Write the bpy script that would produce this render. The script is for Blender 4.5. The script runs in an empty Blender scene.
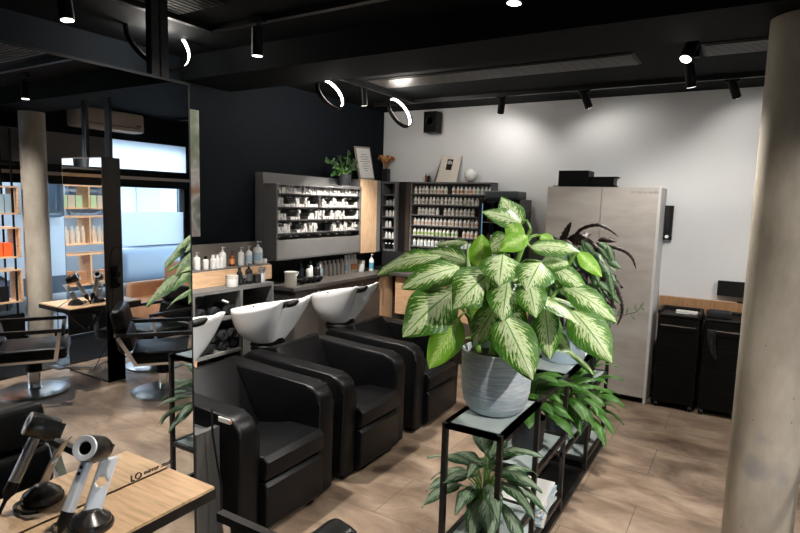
import bpy, bmesh, math, random
from mathutils import Vector, Matrix
R = math.radians
C = bpy.context.scene.collection
sc = bpy.context.scene
PI = math.pi

# ---------------------------------------------------------------- camera, world, exposure
CAM = Vector((0, 0, 1.70)); FPX = 565.85
yaw, pit, rol = R(31.137), R(6.486), R(1.566)
fw = Vector((-math.sin(yaw)*math.cos(pit), math.cos(yaw)*math.cos(pit), -math.sin(pit)))
r0 = Vector((math.cos(yaw), math.sin(yaw), 0)); u0 = r0.cross(fw)
rt = r0*math.cos(rol) + u0*math.sin(rol); up = rt.cross(fw)
cd = bpy.data.cameras.new('camera'); cam = bpy.data.objects.new('camera', cd); C.objects.link(cam)
cd.lens = FPX/800*36; cd.sensor_width = 36; cd.clip_start = .05; cd.clip_end = 200
cam.matrix_world = Matrix((( rt.x, up.x, -fw.x, 0), (rt.y, up.y, -fw.y, 0), (rt.z, up.z, -fw.z, CAM.z), (0, 0, 0, 1)))
sc.camera = cam
w = bpy.data.worlds.new('world'); sc.world = w; w.use_nodes = True
wn = w.node_tree
bgn = wn.nodes['Background']; sky = wn.nodes.new('ShaderNodeTexSky'); sky.sky_type = 'HOSEK_WILKIE'
sky.turbidity = 5; sky.sun_direction = (.55, .3, .6); sky.ground_albedo = .4
mx = wn.nodes.new('ShaderNodeMixRGB'); mx.inputs[0].default_value = .35; mx.inputs[2].default_value = (.75, .85, .95, 1)
wn.links.new(sky.outputs[0], mx.inputs[1]); wn.links.new(mx.outputs[0], bgn.inputs[0]); bgn.inputs[1].default_value = 9.0
sc.view_settings.view_transform = 'Standard'; sc.view_settings.look = 'None'
sc.view_settings.gamma = 1; sc.view_settings.use_curve_mapping = False
sc.view_settings.exposure = 0.75
sc.cycles.max_bounces = 8; sc.cycles.diffuse_bounces = 4; sc.cycles.glossy_bounces = 6
sc.cycles.transmission_bounces = 6; sc.cycles.transparent_max_bounces = 12
sc.cycles.use_denoising = True
sc.cycles.sample_clamp_indirect = 4
sc.cycles.caustics_reflective = False; sc.cycles.caustics_refractive = False

def at(x, y, axis, val):                       # a point of the place from its direction and one known coordinate
    d = fw + rt*((x-400)/FPX) - up*((y-266.5)/FPX)
    i = 'xyz'.index(axis); t = (val-CAM[i])/d[i]
    return CAM + d*t

# ---------------------------------------------------------------- materials
def newmat(name):
    m = bpy.data.materials.new(name); m.use_nodes = True
    return m, m.node_tree, m.node_tree.nodes['Principled BSDF']
def setp(b, col, rough=.5, metal=0, spec=.5):
    b.inputs['Base Color'].default_value = (*col, 1); b.inputs['Roughness'].default_value = rough
    b.inputs['Metallic'].default_value = metal; b.inputs['Specular IOR Level'].default_value = spec
def N(t, k, **kw):
    n = t.nodes.new(k)
    for a, v in kw.items():
        if a.startswith('i_'): n.inputs[a[2:].replace('_', ' ')].default_value = v
        else: setattr(n, a, v)
    return n
def ramp(t, src, stops):
    r = t.nodes.new('ShaderNodeValToRGB'); e = r.color_ramp.elements
    while len(e) < len(stops): e.new(.5)
    for k, (p, c) in enumerate(stops):
        e[k].position = p; e[k].color = (*c, 1) if len(c) == 3 else c
    t.links.new(src, r.inputs[0]); return r.outputs[0]
def bump(t, b, src, s, d=.01):
    n = N(t, 'ShaderNodeBump'); n.inputs['Strength'].default_value = s; n.inputs['Distance'].default_value = d
    t.links.new(src, n.inputs['Height']); t.links.new(n.outputs[0], b.inputs['Normal'])
def coord(t, scale=(1, 1, 1), rot=(0, 0, 0), obj=True):
    c = N(t, 'ShaderNodeTexCoord'); m = N(t, 'ShaderNodeMapping')
    m.inputs['Scale'].default_value = scale; m.inputs['Rotation'].default_value = rot
    t.links.new(c.outputs['Object' if obj else 'UV'], m.inputs[0]); return m.outputs[0]
def plain(name, col, rough=.5, metal=0, spec=.5, var=.0, vs=8, bmp=0, bs=200):
    m, t, b = newmat(name); setp(b, col, rough, metal, spec)
    if var:
        n = N(t, 'ShaderNodeTexNoise'); n.inputs['Scale'].default_value = vs; n.inputs['Detail'].default_value = 6
        t.links.new(coord(t), n.inputs[0])
        o = ramp(t, n.outputs[0], [(.3, tuple(c*(1-var) for c in col)), (.7, tuple(min(1, c*(1+var)) for c in col))])
        t.links.new(o, b.inputs['Base Color'])
    if bmp:
        n = N(t, 'ShaderNodeTexNoise'); n.inputs['Scale'].default_value = bs; n.inputs['Detail'].default_value = 3
        t.links.new(coord(t), n.inputs[0]); bump(t, b, n.outputs[0], bmp, .002)
    return m
def emit(name, col, s):
    m, t, b = newmat(name); setp(b, (0, 0, 0), .6)
    b.inputs['Emission Color'].default_value = (*col, 1); b.inputs['Emission Strength'].default_value = s; return m
def wood(name, c1, c2, axis=(1, 1, 1), rot=(0, 0, 0), rough=.45):
    m, t, b = newmat(name); setp(b, c1, rough)
    n = N(t, 'ShaderNodeTexNoise'); n.inputs['Scale'].default_value = 6; n.inputs['Detail'].default_value = 9; n.inputs['Roughness'].default_value = .6
    t.links.new(coord(t, axis, rot), n.inputs[0])
    o = ramp(t, n.outputs[0], [(.32, c2), (.5, c1), (.68, tuple(min(1, c*1.15) for c in c1))])
    t.links.new(o, b.inputs['Base Color']); bump(t, b, n.outputs[0], .12, .001); return m
M = {}
M['darkwall'] = plain('navy_wall_paint', (.0040, .0066, .0100), .8, 0, .15, var=.12, vs=3, bmp=.15, bs=350)
M['white'] = plain('white_wall_paint', (.70, .705, .715), .85, var=.02, vs=2, bmp=.1, bs=300)
M['ceil'] = plain('charcoal_ceiling_paint', (.0022, .003, .0038), .8, 0, .1, var=.1, vs=2)
M['black'] = plain('black_satin', (.002, .002, .0022), .5, 0, .18)
M['blackmetal'] = plain('black_powder_metal', (.012, .012, .012), .42, .3, var=.1, vs=30)
M['rackmetal'] = plain('black_steel_frame', (.015, .013, .012), .4, .2, var=.2, vs=40)
M['leather'] = plain('black_leather', (.0030, .0030, .0034), .36, 0, .22, var=.25, vs=5, bmp=.25, bs=260)
M['chrome'] = plain('chrome', (.75, .76, .78), .14, 1)
M['steel'] = plain('brushed_steel', (.45, .46, .47), .3, 1)
M['grey'] = plain('grey_laminate', (.125, .122, .12), .55, var=.08, vs=6)
M['greyl'] = plain('pale_grey_laminate', (.19, .185, .18), .55, var=.06, vs=6)
M['greyd'] = plain('dark_grey_laminate', (.055, .053, .052), .5, var=.12, vs=6)
M['beigepan'] = plain('taupe_back_panel', (.33, .29, .25), .28, var=.05, vs=6)
M['washgrey'] = plain('wash_unit_side_panel', (.42, .41, .40), .5)
M['washdark'] = plain('wash_unit_dark_panel', (.07, .068, .066), .45)
M['ceramic'] = plain('white_ceramic', (.86, .85, .84), .13)
M['rubber'] = plain('black_rubber', (.004, .004, .0045), .5, 0, .3)
M['silver'] = plain('silver_plastic', (.72, .73, .75), .3, .1)
M['nickel'] = plain('dark_nickel', (.06, .056, .053), .25, .75)
M['towel'] = plain('black_towel', (.012, .013, .016), .95, var=.5, vs=20, bmp=.8, bs=120)
M['wbottle'] = plain('white_bottle_plastic', (.80, .79, .77), .4)
M['wbox'] = plain('white_card_box', (.58, .56, .54), .6)
M['bbox'] = plain('beige_card_box', (.55, .46, .38), .6)
M['beige'] = plain('beige_plastic', (.55, .50, .44), .5)
M['amber'] = plain('amber_bottle', (.16, .05, .015), .25)
M['bblack'] = plain('black_bottle', (.01, .011, .013), .25)
M['orange'] = plain('orange_card', (.85, .13, .03), .5)
M['lorange'] = plain('orange_label', (.75, .28, .10), .5)
M['lgreen'] = plain('green_label', (.35, .50, .16), .5)
M['lblue'] = plain('blue_label', (.10, .33, .50), .4)
M['lpeach'] = plain('peach_label', (.72, .44, .30), .5)
M['lpale'] = plain('pale_blue_label', (.45, .60, .70), .5)
M['pgreen'] = plain('pale_green_box', (.35, .48, .30), .6)
M['pblue'] = plain('pale_blue_box', (.33, .45, .55), .6)
M['potblack'] = plain('black_pot', (.014, .015, .019), .5)
M['soil'] = plain('potting_soil', (.03, .02, .014), .95, var=.5, vs=60, bmp=1, bs=120)
M['stem'] = plain('green_stem', (.13, .25, .04), .5, var=.2, vs=20)
M['dstem'] = plain('brown_stem', (.10, .05, .035), .6)
M['led'] = emit('ring_light_diffuser', (1, .95, .86), 14)
M['spotled'] = emit('spotlight_lens', (1, .95, .87), 12)
M['dimled'] = emit('dim_spotlight_lens', (1, .95, .87), 3)
M['blueled'] = emit('blue_led_strip', (.35, .7, 1), .2)
M['grillel'] = plain('air_grille', (.05, .045, .04), .4, .3)
M['aircon'] = plain('beige_air_conditioner', (.55, .46, .37), .5)
M['oak'] = wood('oak_veneer', (.70, .45, .27), (.54, .33, .19), (1.5, 1.5, 14))
M['oakv'] = wood('oak_veneer_upright', (.74, .49, .30), (.60, .38, .22), (9, 9, 1.2))
M['oaky'] = wood('oak_tabletop', (.66, .43, .25), (.48, .29, .15), (11, .9, 11), rough=.35)
M['ledge'] = wood('oak_wall_ledge', (.40, .22, .11), (.28, .15, .07), (14, 14, 1))
M['counter'] = plain('dark_stone_worktop', (.085, .076, .07), .38, var=.35, vs=4)
M['cdoor'] = plain('dark_concrete_laminate', (.10, .085, .075), .5, var=.3, vs=3)
M['tan'] = plain('tan_leather', (.42, .2, .1), .5, var=.2, vs=6)
M['curtain'] = plain('magazine_paper', (.62, .60, .58), .5, var=.2, vs=30)
def mk():
    # floor: large stone-look tiles
    m, t, b = newmat('stone_floor_tiles'); setp(b, (.3, .25, .2), .42)
    c = N(t, 'ShaderNodeTexCoord'); mp = N(t, 'ShaderNodeMapping'); mp.inputs['Location'].default_value = (.40, .235, 0)
    t.links.new(c.outputs['Object'], mp.inputs[0])
    br = N(t, 'ShaderNodeTexBrick'); br.offset = .35; br.inputs['Scale'].default_value = 1
    br.inputs['Brick Width'].default_value = .90; br.inputs['Row Height'].default_value = .45; br.inputs['Mortar Size'].default_value = .0022
    br.inputs['Mortar Smooth'].default_value = .3; br.inputs['Color1'].default_value = (.45, .45, .45, 1); br.inputs['Color2'].default_value = (.62, .62, .62, 1)
    t.links.new(mp.outputs[0], br.inputs[0])
    n1 = N(t, 'ShaderNodeTexNoise'); n1.inputs['Scale'].default_value = 2.3; n1.inputs['Detail'].default_value = 8; n1.inputs['Roughness'].default_value = .62; n1.inputs['Distortion'].default_value = .6
    mp2 = N(t, 'ShaderNodeMapping'); mp2.inputs['Scale'].default_value = (1, 1.9, 1); t.links.new(c.outputs['Object'], mp2.inputs[0]); t.links.new(mp2.outputs[0], n1.inputs[0])
    o = ramp(t, n1.outputs[0], [(.30, (.085, .057, .038)), (.5, (.225, .160, .113)), (.72, (.39, .295, .22))])
    mi = N(t, 'ShaderNodeMixRGB', blend_type='OVERLAY'); mi.inputs[0].default_value = .35
    t.links.new(o, mi.inputs[1]); t.links.new(br.outputs['Color'], mi.inputs[2])
    m2 = N(t, 'ShaderNodeMixRGB'); m2.inputs[2].default_value = (.07, .055, .045, 1); t.links.new(br.outputs['Fac'], m2.inputs[0]); t.links.new(mi.outputs[0], m2.inputs[1])
    t.links.new(m2.outputs[0], b.inputs['Base Color'])
    inv = N(t, 'ShaderNodeMath', operation='SUBTRACT'); inv.inputs[0].default_value = 1; t.links.new(br.outputs['Fac'], inv.inputs[1]); bump(t, b, inv.outputs[0], .4, .002)
    M['floor'] = m
    # concrete column
    m, t, b = newmat('raw_concrete'); setp(b, (.3, .27, .23), .6)
    n1 = N(t, 'ShaderNodeTexNoise'); n1.inputs['Scale'].default_value = 4; n1.inputs['Detail'].default_value = 10; n1.inputs['Roughness'].default_value = .6
    t.links.new(coord(t, (1, 1, .45)), n1.inputs[0])
    o = ramp(t, n1.outputs[0], [(.3, (.25, .21, .17)), (.52, (.39, .34, .28)), (.75, (.52, .47, .40))])
    v = N(t, 'ShaderNodeTexVoronoi'); v.inputs['Scale'].default_value = 13; t.links.new(coord(t), v.inputs[0])
    o2 = ramp(t, v.outputs['Distance'], [(.035, (.25, .24, .22)), (.06, (1, 1, 1))])
    mi = N(t, 'ShaderNodeMixRGB', blend_type='MULTIPLY'); mi.inputs[0].default_value = .85; t.links.new(o, mi.inputs[1]); t.links.new(o2, mi.inputs[2])
    n3 = N(t, 'ShaderNodeTexNoise'); n3.inputs['Scale'].default_value = 3.1; t.links.new(coord(t), n3.inputs[0])
    o3 = ramp(t, n3.outputs[0], [(.66, (0, 0, 0)), (.72, (.5, .5, .5))])
    m3 = N(t, 'ShaderNodeMixRGB'); m3.inputs[2].default_value = (.16, .18, .22, 1); t.links.new(o3, m3.inputs[0]); t.links.new(mi.outputs[0], m3.inputs[1])
    t.links.new(m3.outputs[0], b.inputs['Base Color']); bump(t, b, n1.outputs[0], .25, .004)
    M['concrete'] = m
    m, t, b = newmat('pale_concrete_laminate'); setp(b, (.4, .38, .35), .55)
    n1 = N(t, 'ShaderNodeTexNoise'); n1.inputs['Scale'].default_value = 3; n1.inputs['Detail'].default_value = 8; t.links.new(coord(t, (1, 1, 3)), n1.inputs[0])
    t.links.new(ramp(t, n1.outputs[0], [(.3, (.40, .365, .33)), (.55, (.50, .465, .43)), (.75, (.57, .54, .50))]), b.inputs['Base Color'])
    M['palecab'] = m
    # pot with woven horizontal ridges
    m, t, b = newmat('ribbed_blue_white_ceramic'); setp(b, (.5, .55, .6), .55)
    n1 = N(t, 'ShaderNodeTexNoise'); n1.inputs['Scale'].default_value = 9; n1.inputs['Detail'].default_value = 5; n1.inputs['Roughness'].default_value = .7
    t.links.new(coord(t, (1, 1, 14)), n1.inputs[0])
    t.links.new(ramp(t, n1.outputs[0], [(.3, (.24, .32, .39)), (.5, (.44, .50, .55)), (.68, (.68, .69, .69))]), b.inputs['Base Color'])
    bump(t, b, n1.outputs[0], .5, .004); M['potblue'] = m
    m, t, b = newmat('mirror_silver'); setp(b, (.93, .95, .96), .0, 1); M['mirror'] = m
    m, t, b = newmat('frosted_shelf_glass'); setp(b, (.52, .60, .60), .18); b.inputs['Alpha'].default_value = .8; M['glass'] = m
    m, t, b = newmat('window_glass'); setp(b, (.9, .95, 1), 0); b.inputs['Alpha'].default_value = .08; M['wglass'] = m
    m, t, b = newmat('frosted_window_film'); setp(b, (.75, .82, .88), .9); b.inputs['Alpha'].default_value = .85
    b.inputs['Transmission Weight'].default_value = 0
    tr = N(t, 'ShaderNodeBsdfTranslucent'); tr.inputs[0].default_value = (.85, .92, .98, 1); ms = N(t, 'ShaderNodeMixShader'); ms.inputs[0].default_value = .75
    t.links.new(b.outputs[0], ms.inputs[1]); t.links.new(tr.outputs[0], ms.inputs[2]); t.links.new(ms.outputs[0], t.nodes['Material Output'].inputs[0]); M['film'] = m
    m, t, b = newmat('translucent_blind'); tr = N(t, 'ShaderNodeBsdfTranslucent'); tr.inputs[0].default_value = (.93, .94, .95, 1)
    t.links.new(tr.outputs[0], t.nodes['Material Output'].inputs[0]); M['blind'] = m
    # poster
    m, t, b = newmat('portrait_poster'); setp(b, (.5, .5, .5), .4)
    n1 = N(t, 'ShaderNodeTexNoise'); n1.inputs['Scale'].default_value = 5; n1.inputs['Detail'].default_value = 2; t.links.new(coord(t), n1.inputs[0])
    t.links.new(ramp(t, n1.outputs[0], [(.35, (.16, .2, .12)), (.48, (.30, .33, .25)), (.56, (.6, .58, .56)), (.7, (.35, .17, .10))]), b.inputs['Base Color'])
    M['poster'] = m
mk()
def leafmat(name, green, dark, cream, lo, hi, freq=15, slant=.42, rough=.38, trans=.25, nz=1.6, midc=None):
    # leaf colour from the leaf's own length / width coordinates
    m, t, b = newmat(name); setp(b, green, rough)
    c = N(t, 'ShaderNodeTexCoord'); s = N(t, 'ShaderNodeSeparateXYZ'); t.links.new(c.outputs['UV'], s.inputs[0])
    def mt(op, a, bb=None):
        n = N(t, 'ShaderNodeMath', operation=op)
        for i, v in enumerate((a, bb)):
            if v is None: continue
            if isinstance(v, (int, float)): n.inputs[i].default_value = v
            else: t.links.new(v, n.inputs[i])
        return n.outputs[0]
    au = mt('ABSOLUTE', mt('MULTIPLY', mt('SUBTRACT', s.outputs[0], .5), 2))
    no = N(t, 'ShaderNodeTexNoise'); no.inputs['Scale'].default_value = 22; no.inputs['Detail'].default_value = 4
    t.links.new(c.outputs['UV'], no.inputs[0])
    vv = mt('SUBTRACT', s.outputs[1], mt('MULTIPLY', au, slant))
    n2 = N(t, 'ShaderNodeTexNoise'); n2.inputs['Scale'].default_value = 1; n2.inputs['Detail'].default_value = 3
    cx = N(t, 'ShaderNodeCombineXYZ'); t.links.new(mt('MULTIPLY', s.outputs[0], 9), cx.inputs[0]); t.links.new(mt('MULTIPLY', vv, freq*2.3), cx.inputs[1])
    ge = N(t, 'ShaderNodeNewGeometry'); sg = N(t, 'ShaderNodeSeparateXYZ'); t.links.new(ge.outputs['Position'], sg.inputs[0])
    t.links.new(mt('MULTIPLY', sg.outputs[0], 3), cx.inputs[2]); t.links.new(cx.outputs[0], n2.inputs[0])
    wv = mt('SINE', mt('ADD', mt('MULTIPLY', vv, freq*2*PI), mt('MULTIPLY', no.outputs[0], 7)))
    val = mt('ADD', mt('ADD', mt('MULTIPLY', wv, .13), mt('MULTIPLY', mt('SUBTRACT', n2.outputs[0], .5), nz)), mt('SUBTRACT', 1.0, au))
    patt = ramp(t, val, [(lo, (0, 0, 0)), (hi, (1, 1, 1))])
    base = N(t, 'ShaderNodeMixRGB'); base.inputs[1].default_value = (*dark, 1); base.inputs[2].default_value = (*green, 1); t.links.new(no.outputs[0], base.inputs[0])
    if midc:
        bm2 = N(t, 'ShaderNodeMixRGB'); t.links.new(ramp(t, val, [(lo-.12, (0, 0, 0)), (lo+.02, (1, 1, 1))]), bm2.inputs[0]); t.links.new(base.outputs[0], bm2.inputs[1]); bm2.inputs[2].default_value = (*midc, 1); base = bm2
    mi = N(t, 'ShaderNodeMixRGB'); t.links.new(patt, mi.inputs[0]); t.links.new(base.outputs[0], mi.inputs[1]); mi.inputs[2].default_value = (*cream, 1)
    mid = ramp(t, au, [(.02, (1, 1, 1)), (.05, (0, 0, 0))])
    m2 = N(t, 'ShaderNodeMixRGB'); t.links.new(mid, m2.inputs[0]); t.links.new(mi.outputs[0], m2.inputs[1]); m2.inputs[2].default_value = (*[g*1.3 for g in green], 1)
    t.links.new(m2.outputs[0], b.inputs['Base Color'])
    bump(t, b, wv, .25, .004)
    if trans:
        tr = N(t, 'ShaderNodeBsdfTranslucent'); t.links.new(m2.outputs[0], tr.inputs[0]); ms = N(t, 'ShaderNodeMixShader'); ms.inputs[0].default_value = trans
        t.links.new(b.outputs[0], ms.inputs[1]); t.links.new(tr.outputs[0], ms.inputs[2]); t.links.new(ms.outputs[0], t.nodes['Material Output'].inputs[0])
    return m
M['dief'] = leafmat('variegated_cream_green_leaf', (.085, .24, .022), (.022, .095, .010), (.64, .74, .44), .50, .70, 12, .40, .36, .25, 1.9, (.24, .42, .055))
M['young'] = leafmat('bright_young_leaf', (.24, .50, .03), (.13, .34, .02), (.55, .72, .25), .66, .92)
M['aglo'] = leafmat('dark_mottled_leaf', (.035, .11, .03), (.012, .045, .014), (.25, .33, .22), .42, .60, 7, .5)
M['lily'] = leafmat('glossy_green_leaf', (.06, .18, .025), (.03, .10, .015), (.10, .24, .04), .7, .95, 12, .5, .3)
M['burg'] = leafmat('dark_burgundy_leaf', (.035, .012, .012), (.015, .006, .007), (.05, .02, .02), .8, .99, 8, .5, .4, .05)
M['pale'] = leafmat('pale_striped_leaf', (.07, .17, .06), (.03, .09, .03), (.32, .42, .26), .60, .75, 9, .5)
M['zz'] = plain('deep_green_leaf', (.022, .075, .014), .35, var=.5, vs=20)
M['dried'] = plain('dried_flower', (.42, .2, .075), .9, var=.3, vs=40)

# ---------------------------------------------------------------- mesh helpers
def wm(o):
    m = o.matrix_basis.copy()
    while o.parent: o = o.parent; m = o.matrix_basis @ m
    return m
class MB:
    def __init__(s): s.b = bmesh.new(); s.uv = s.b.loops.layers.uv.new('UVMap')
    def box(s, x0, x1, y0, y1, z0, z1, bev=0, seg=2, mat=None):
        vs = [s.b.verts.new((x, y, z)) for x in (x0, x1) for y in (y0, y1) for z in (z0, z1)]
        fs = [s.b.faces.new([vs[i] for i in q]) for q in ((0, 1, 3, 2), (4, 6, 7, 5), (0, 4, 5, 1), (2, 3, 7, 6), (0, 2, 6, 4), (1, 5, 7, 3))]
        if bev:
            es = list({e for f in fs for e in f.edges})
            rr = bmesh.ops.bevel(s.b, geom=es, offset=bev, segments=seg, profile=.5, affect='EDGES')
            vs = list({v for f in rr['faces'] for v in f.verts} | {v for v in vs if v.is_valid})
        if mat is not None: bmesh.ops.transform(s.b, matrix=mat, verts=vs)
        return s
    def lathe(s, prof, c=(0, 0, 0), n=24, axis=None, cap=True, sx=1, sy=1):
        q = Matrix.Identity(3) if axis is None else Vector((0, 0, 1)).rotation_difference(Vector(axis).normalized()).to_matrix()
        rings = []
        for r, z in prof:
            rings.append([s.b.verts.new(Vector(c) + q @ Vector((r*sx*math.cos(2*PI*k/n), r*sy*math.sin(2*PI*k/n), z))) for k in range(n)])
        for a, b2 in zip(rings, rings[1:]):
            for k in range(n): s.b.faces.new((a[k], a[(k+1) % n], b2[(k+1) % n], b2[k]))
        if cap:
            if prof[0][0] > 1e-4: s.b.faces.new(rings[0][::-1])
            if prof[-1][0] > 1e-4: s.b.faces.new(rings[-1])
        return s
    def tube(s, pts, r, n=8, cap=True):
        pts = [Vector(p) for p in pts]; L = len(pts); rs = r if isinstance(r, (list, tuple)) else [r]*L
        rings = []; prev = None
        for i, p in enumerate(pts):
            d = (pts[min(i+1, L-1)] - pts[max(i-1, 0)]).normalized()
            if prev is None:
                prev = d.orthogonal().normalized()
            a = (prev - d*prev.dot(d)).normalized(); prev = a; b2 = d.cross(a)
            rings.append([s.b.verts.new(p + (a*math.cos(2*PI*k/n) + b2*math.sin(2*PI*k/n))*rs[i]) for k in range(n)])
        for a, b2 in zip(rings, rings[1:]):
            for k in range(n): s.b.faces.new((a[k], a[(k+1) % n], b2[(k+1) % n], b2[k]))
        if cap: s.b.faces.new(rings[0][::-1]); s.b.faces.new(rings[-1])
        return s
    def bar(s, a, b2, w, h=None):                       # square bar between two points
        a, b2 = Vector(a), Vector(b2); h = h or w; d = (b2-a).normalized()
        ref = Vector((0, 0, 1)) if abs(d.z) < .9 else Vector((1, 0, 0))
        x = d.cross(ref).normalized(); y = x.cross(d)
        vs = [s.b.verts.new(p + x*i*w/2 + y*j*h/2) for p in (a, b2) for i, j in ((-1, -1), (1, -1), (1, 1), (-1, 1))]
        for q in ((0, 1, 2, 3), (7, 6, 5, 4), (0, 4, 5, 1), (1, 5, 6, 2), (2, 6, 7, 3), (3, 7, 4, 0)): s.b.faces.new([vs[i] for i in q])
        return s
    def prism(s, pts, vec):                             # polygon swept along vec
        a = [s.b.verts.new(p) for p in pts]; b2 = [s.b.verts.new(Vector(p)+Vector(vec)) for p in pts]
        s.b.faces.new(a[::-1]); s.b.faces.new(b2); n = len(a)
        for k in range(n): s.b.faces.new((a[k], a[(k+1) % n], b2[(k+1) % n], b2[k]))
        return s
    def grid(s, f, nu, nv, closed=False):
        g = [[s.b.verts.new(f(i/nu, j/nv)) for i in range(nu+(0 if closed else 1))] for j in range(nv+1)]
        for j in range(nv):
            for i in range(nu):
                i2 = (i+1) % nu if closed else i+1
                fc = s.b.faces.new((g[j][i], g[j][i2], g[j+1][i2], g[j+1][i]))
                for l, (a, b2) in zip(fc.loops, ((i, j), (i+1, j), (i+1, j+1), (i, j+1))): l[s.uv].uv = (a/nu, b2/nv)
        return g
    def leaf(s, base, tip, W, nrm, arch=.12, fold=.25, wave=.03, p=.8, nu=8, nv=14, rnd=random):
        base, tip = Vector(base), Vector(tip); ax = tip-base; L = ax.length; nrm = Vector(nrm).normalized()
        side0 = ax.cross(nrm).normalized(); nn = side0.cross(ax).normalized()
        ctrl = (base+tip)/2 + nn*L*arch*2; ph = rnd.random()*6; wv = wave*L
        def f(u, v):
            vc = v
            c = base*(1-vc)**2 + ctrl*2*vc*(1-vc) + tip*vc*vc
            tg = ((ctrl-base)*(1-vc) + (tip-ctrl)*vc).normalized(); n2 = side0.cross(tg).normalized()
            if n2.dot(nn) < 0: n2 = -n2
            wd = W/2*(math.sin(PI*min(1, max(0, vc**p)))**.85 + .0) + .0008
            t = (u-.5)*2
            return c + side0*wd*t + n2*(-fold*wd*abs(t)**1.4 + wv*math.sin(vc*11+ph+t*1.5)*abs(t)**2)
        s.grid(f, nu, nv); return s
    def build(s, name, mat, parent=None, smooth=False, world=True, sub=0, kind=None):
        bmesh.ops.recalc_face_normals(s.b, faces=s.b.faces)
        me = bpy.data.meshes.new(name); o = bpy.data.objects.new(name, me); C.objects.link(o)
        if parent is not None:
            o.parent = parent
            if world: s.b.transform(wm(parent).inverted())
        s.b.to_mesh(me); s.b.free(); me.materials.append(mat if not isinstance(mat, str) else M[mat])
        if smooth:
            for p in me.polygons: p.use_smooth = True
            if smooth != 'all':
                md = o.modifiers.new('es', 'EDGE_SPLIT'); md.split_angle = R(38)
        if sub:
            md = o.modifiers.new('ss', 'SUBSURF'); md.levels = sub; md.render_levels = sub
        if kind: o['kind'] = kind
        return o
def tag(o, label, cat, group=None):
    o['label'] = label; o['category'] = cat
    if group: o['group'] = group
    return o
def thing(name, label, cat, loc=(0, 0, 0), rz=0, group=None):
    o = bpy.data.objects.new(name, None); C.objects.link(o); o.location = loc; o.rotation_euler = (0, 0, rz); o.empty_display_size = .05
    return tag(o, label, cat, group)
def dup(root, loc, rz=None, label=None, group=None, scale=None):
    def cp(o, par):
        c = o.copy(); C.objects.link(c); c.parent = par
        for ch in list(kids.get(o, [])): cp(ch, c)
        return c
    kids = {}
    for o in [root]+list(root.children_recursive):
        if o.parent: kids.setdefault(o.parent, []).append(o)
    r = cp(root, None); r.location = loc
    if rz is not None: r.rotation_euler = (0, 0, rz)
    if label: r['label'] = label
    if group: r['group'] = group
    if scale: r.scale = scale
    return r
def text(name, body, size, mat, parent, loc, rot, ext=.001):
    cu = bpy.data.curves.new(name, 'FONT'); cu.body = body; cu.size = size; cu.extrude = ext
    tmp = bpy.data.objects.new('tmp', cu); C.objects.link(tmp)
    me = bpy.data.meshes.new_from_object(tmp.evaluated_get(bpy.context.evaluated_depsgraph_get()))
    bpy.data.objects.remove(tmp); o = bpy.data.objects.new(name, me); C.objects.link(o)
    me.materials.clear(); me.materials.append(M[mat]); o.parent = parent
    o.matrix_basis = (wm(parent).inverted() if parent else Matrix()) @ (Matrix.Translation(loc) @ rot)
    return o

# ---------------------------------------------------------------- setting
WX, BY, MX, CZ = -3.65, 5.6, -1.75, 2.72      # dark wall, white wall, mirror plane, ceiling height
VX = 3.4                                       # window wall
def struct(o): o['kind'] = 'structure'; return o
struct(MB().box(WX-.2, VX+.2, -3.2, BY+.2, -.1, 0).build('floor', 'floor'))
struct(MB().box(WX-.2, VX+.2, -3.2, BY+.2, CZ, CZ+.15).build('ceiling', 'ceil'))
struct(MB().box(WX-.2, WX, -3.2, BY+.2, 0, CZ).build('wall_left', 'darkwall'))
struct(MB().box(WX, VX, BY, BY+.2, 0, CZ).build('wall_back', 'white'))
struct(MB().box(WX, VX, -3.2, -3.0, 0, CZ).build('wall_front', 'darkwall'))
W0, W1, WT = -2.2, 5.45, 2.40
struct(MB().box(VX, VX+.2, -3.2, W0, 0, CZ).box(VX, VX+.2, W1, BY+.2, 0, CZ).box(VX, VX+.2, W0, W1, WT, CZ).build('wall_right', 'darkwall'))
struct(MB().box(WX, VX, 2.83, 3.30, 2.55, CZ).build('trim_1', 'ceil'))
# tiled skirting and pale strip under the floating cabinet on the white wall
struct(MB().box(-2.95, -1.62, BY-.015, BY, 0, .26).build('baseboard_back', 'floor'))
# window wall: frames, panes, dark head bar, beige bar
wi = struct(thing('window_1', 'large shop window behind the display shelving, reflected in the mirror', 'window', (VX, 1.6, 0)))
for k in ('label', 'category'): del wi[k]
m = MB()
for y in (W0, -.6, 1.0, 2.6, 4.02, W1-.05): m.box(VX+.02, VX+.10, y, y+.06, 0, 1.84)
m.box(VX+.02, VX+.1, W0, W1, 0, .06).box(VX-.02, VX+.12, W0, W1, 1.80, 1.90).box(VX-.02, VX+.12, W0, W1, 1.94, 2.03)
m.build('window_frame', 'black', wi)
MB().box(VX-.03, VX+.03, W0, W1, 1.90, 1.94).build('blind_rail', 'aircon', wi)
MB().box(VX+.06, VX+.065, W0, W1, .06, 1.80).build('pane', 'wglass', wi)
MB().box(VX+.05, VX+.055, 4.25, W1-.05, 1.02, 1.47).build('frosted_band', 'film', wi)
MB().box(VX+.04, VX+.045, 4.33, W1, 2.03, WT).box(VX+.04, VX+.045, W0, 2.70, 2.03, WT).build('translucent_panel', 'blind', wi)
MB().box(VX+.03, VX+.05, 2.70, 4.33, 2.03, WT).build('grey_panel', 'grey', wi)
struct(MB().box(2.12, 3.25, .4, 4.6, 0, .012).build('trim_2', 'bblack'))

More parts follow.
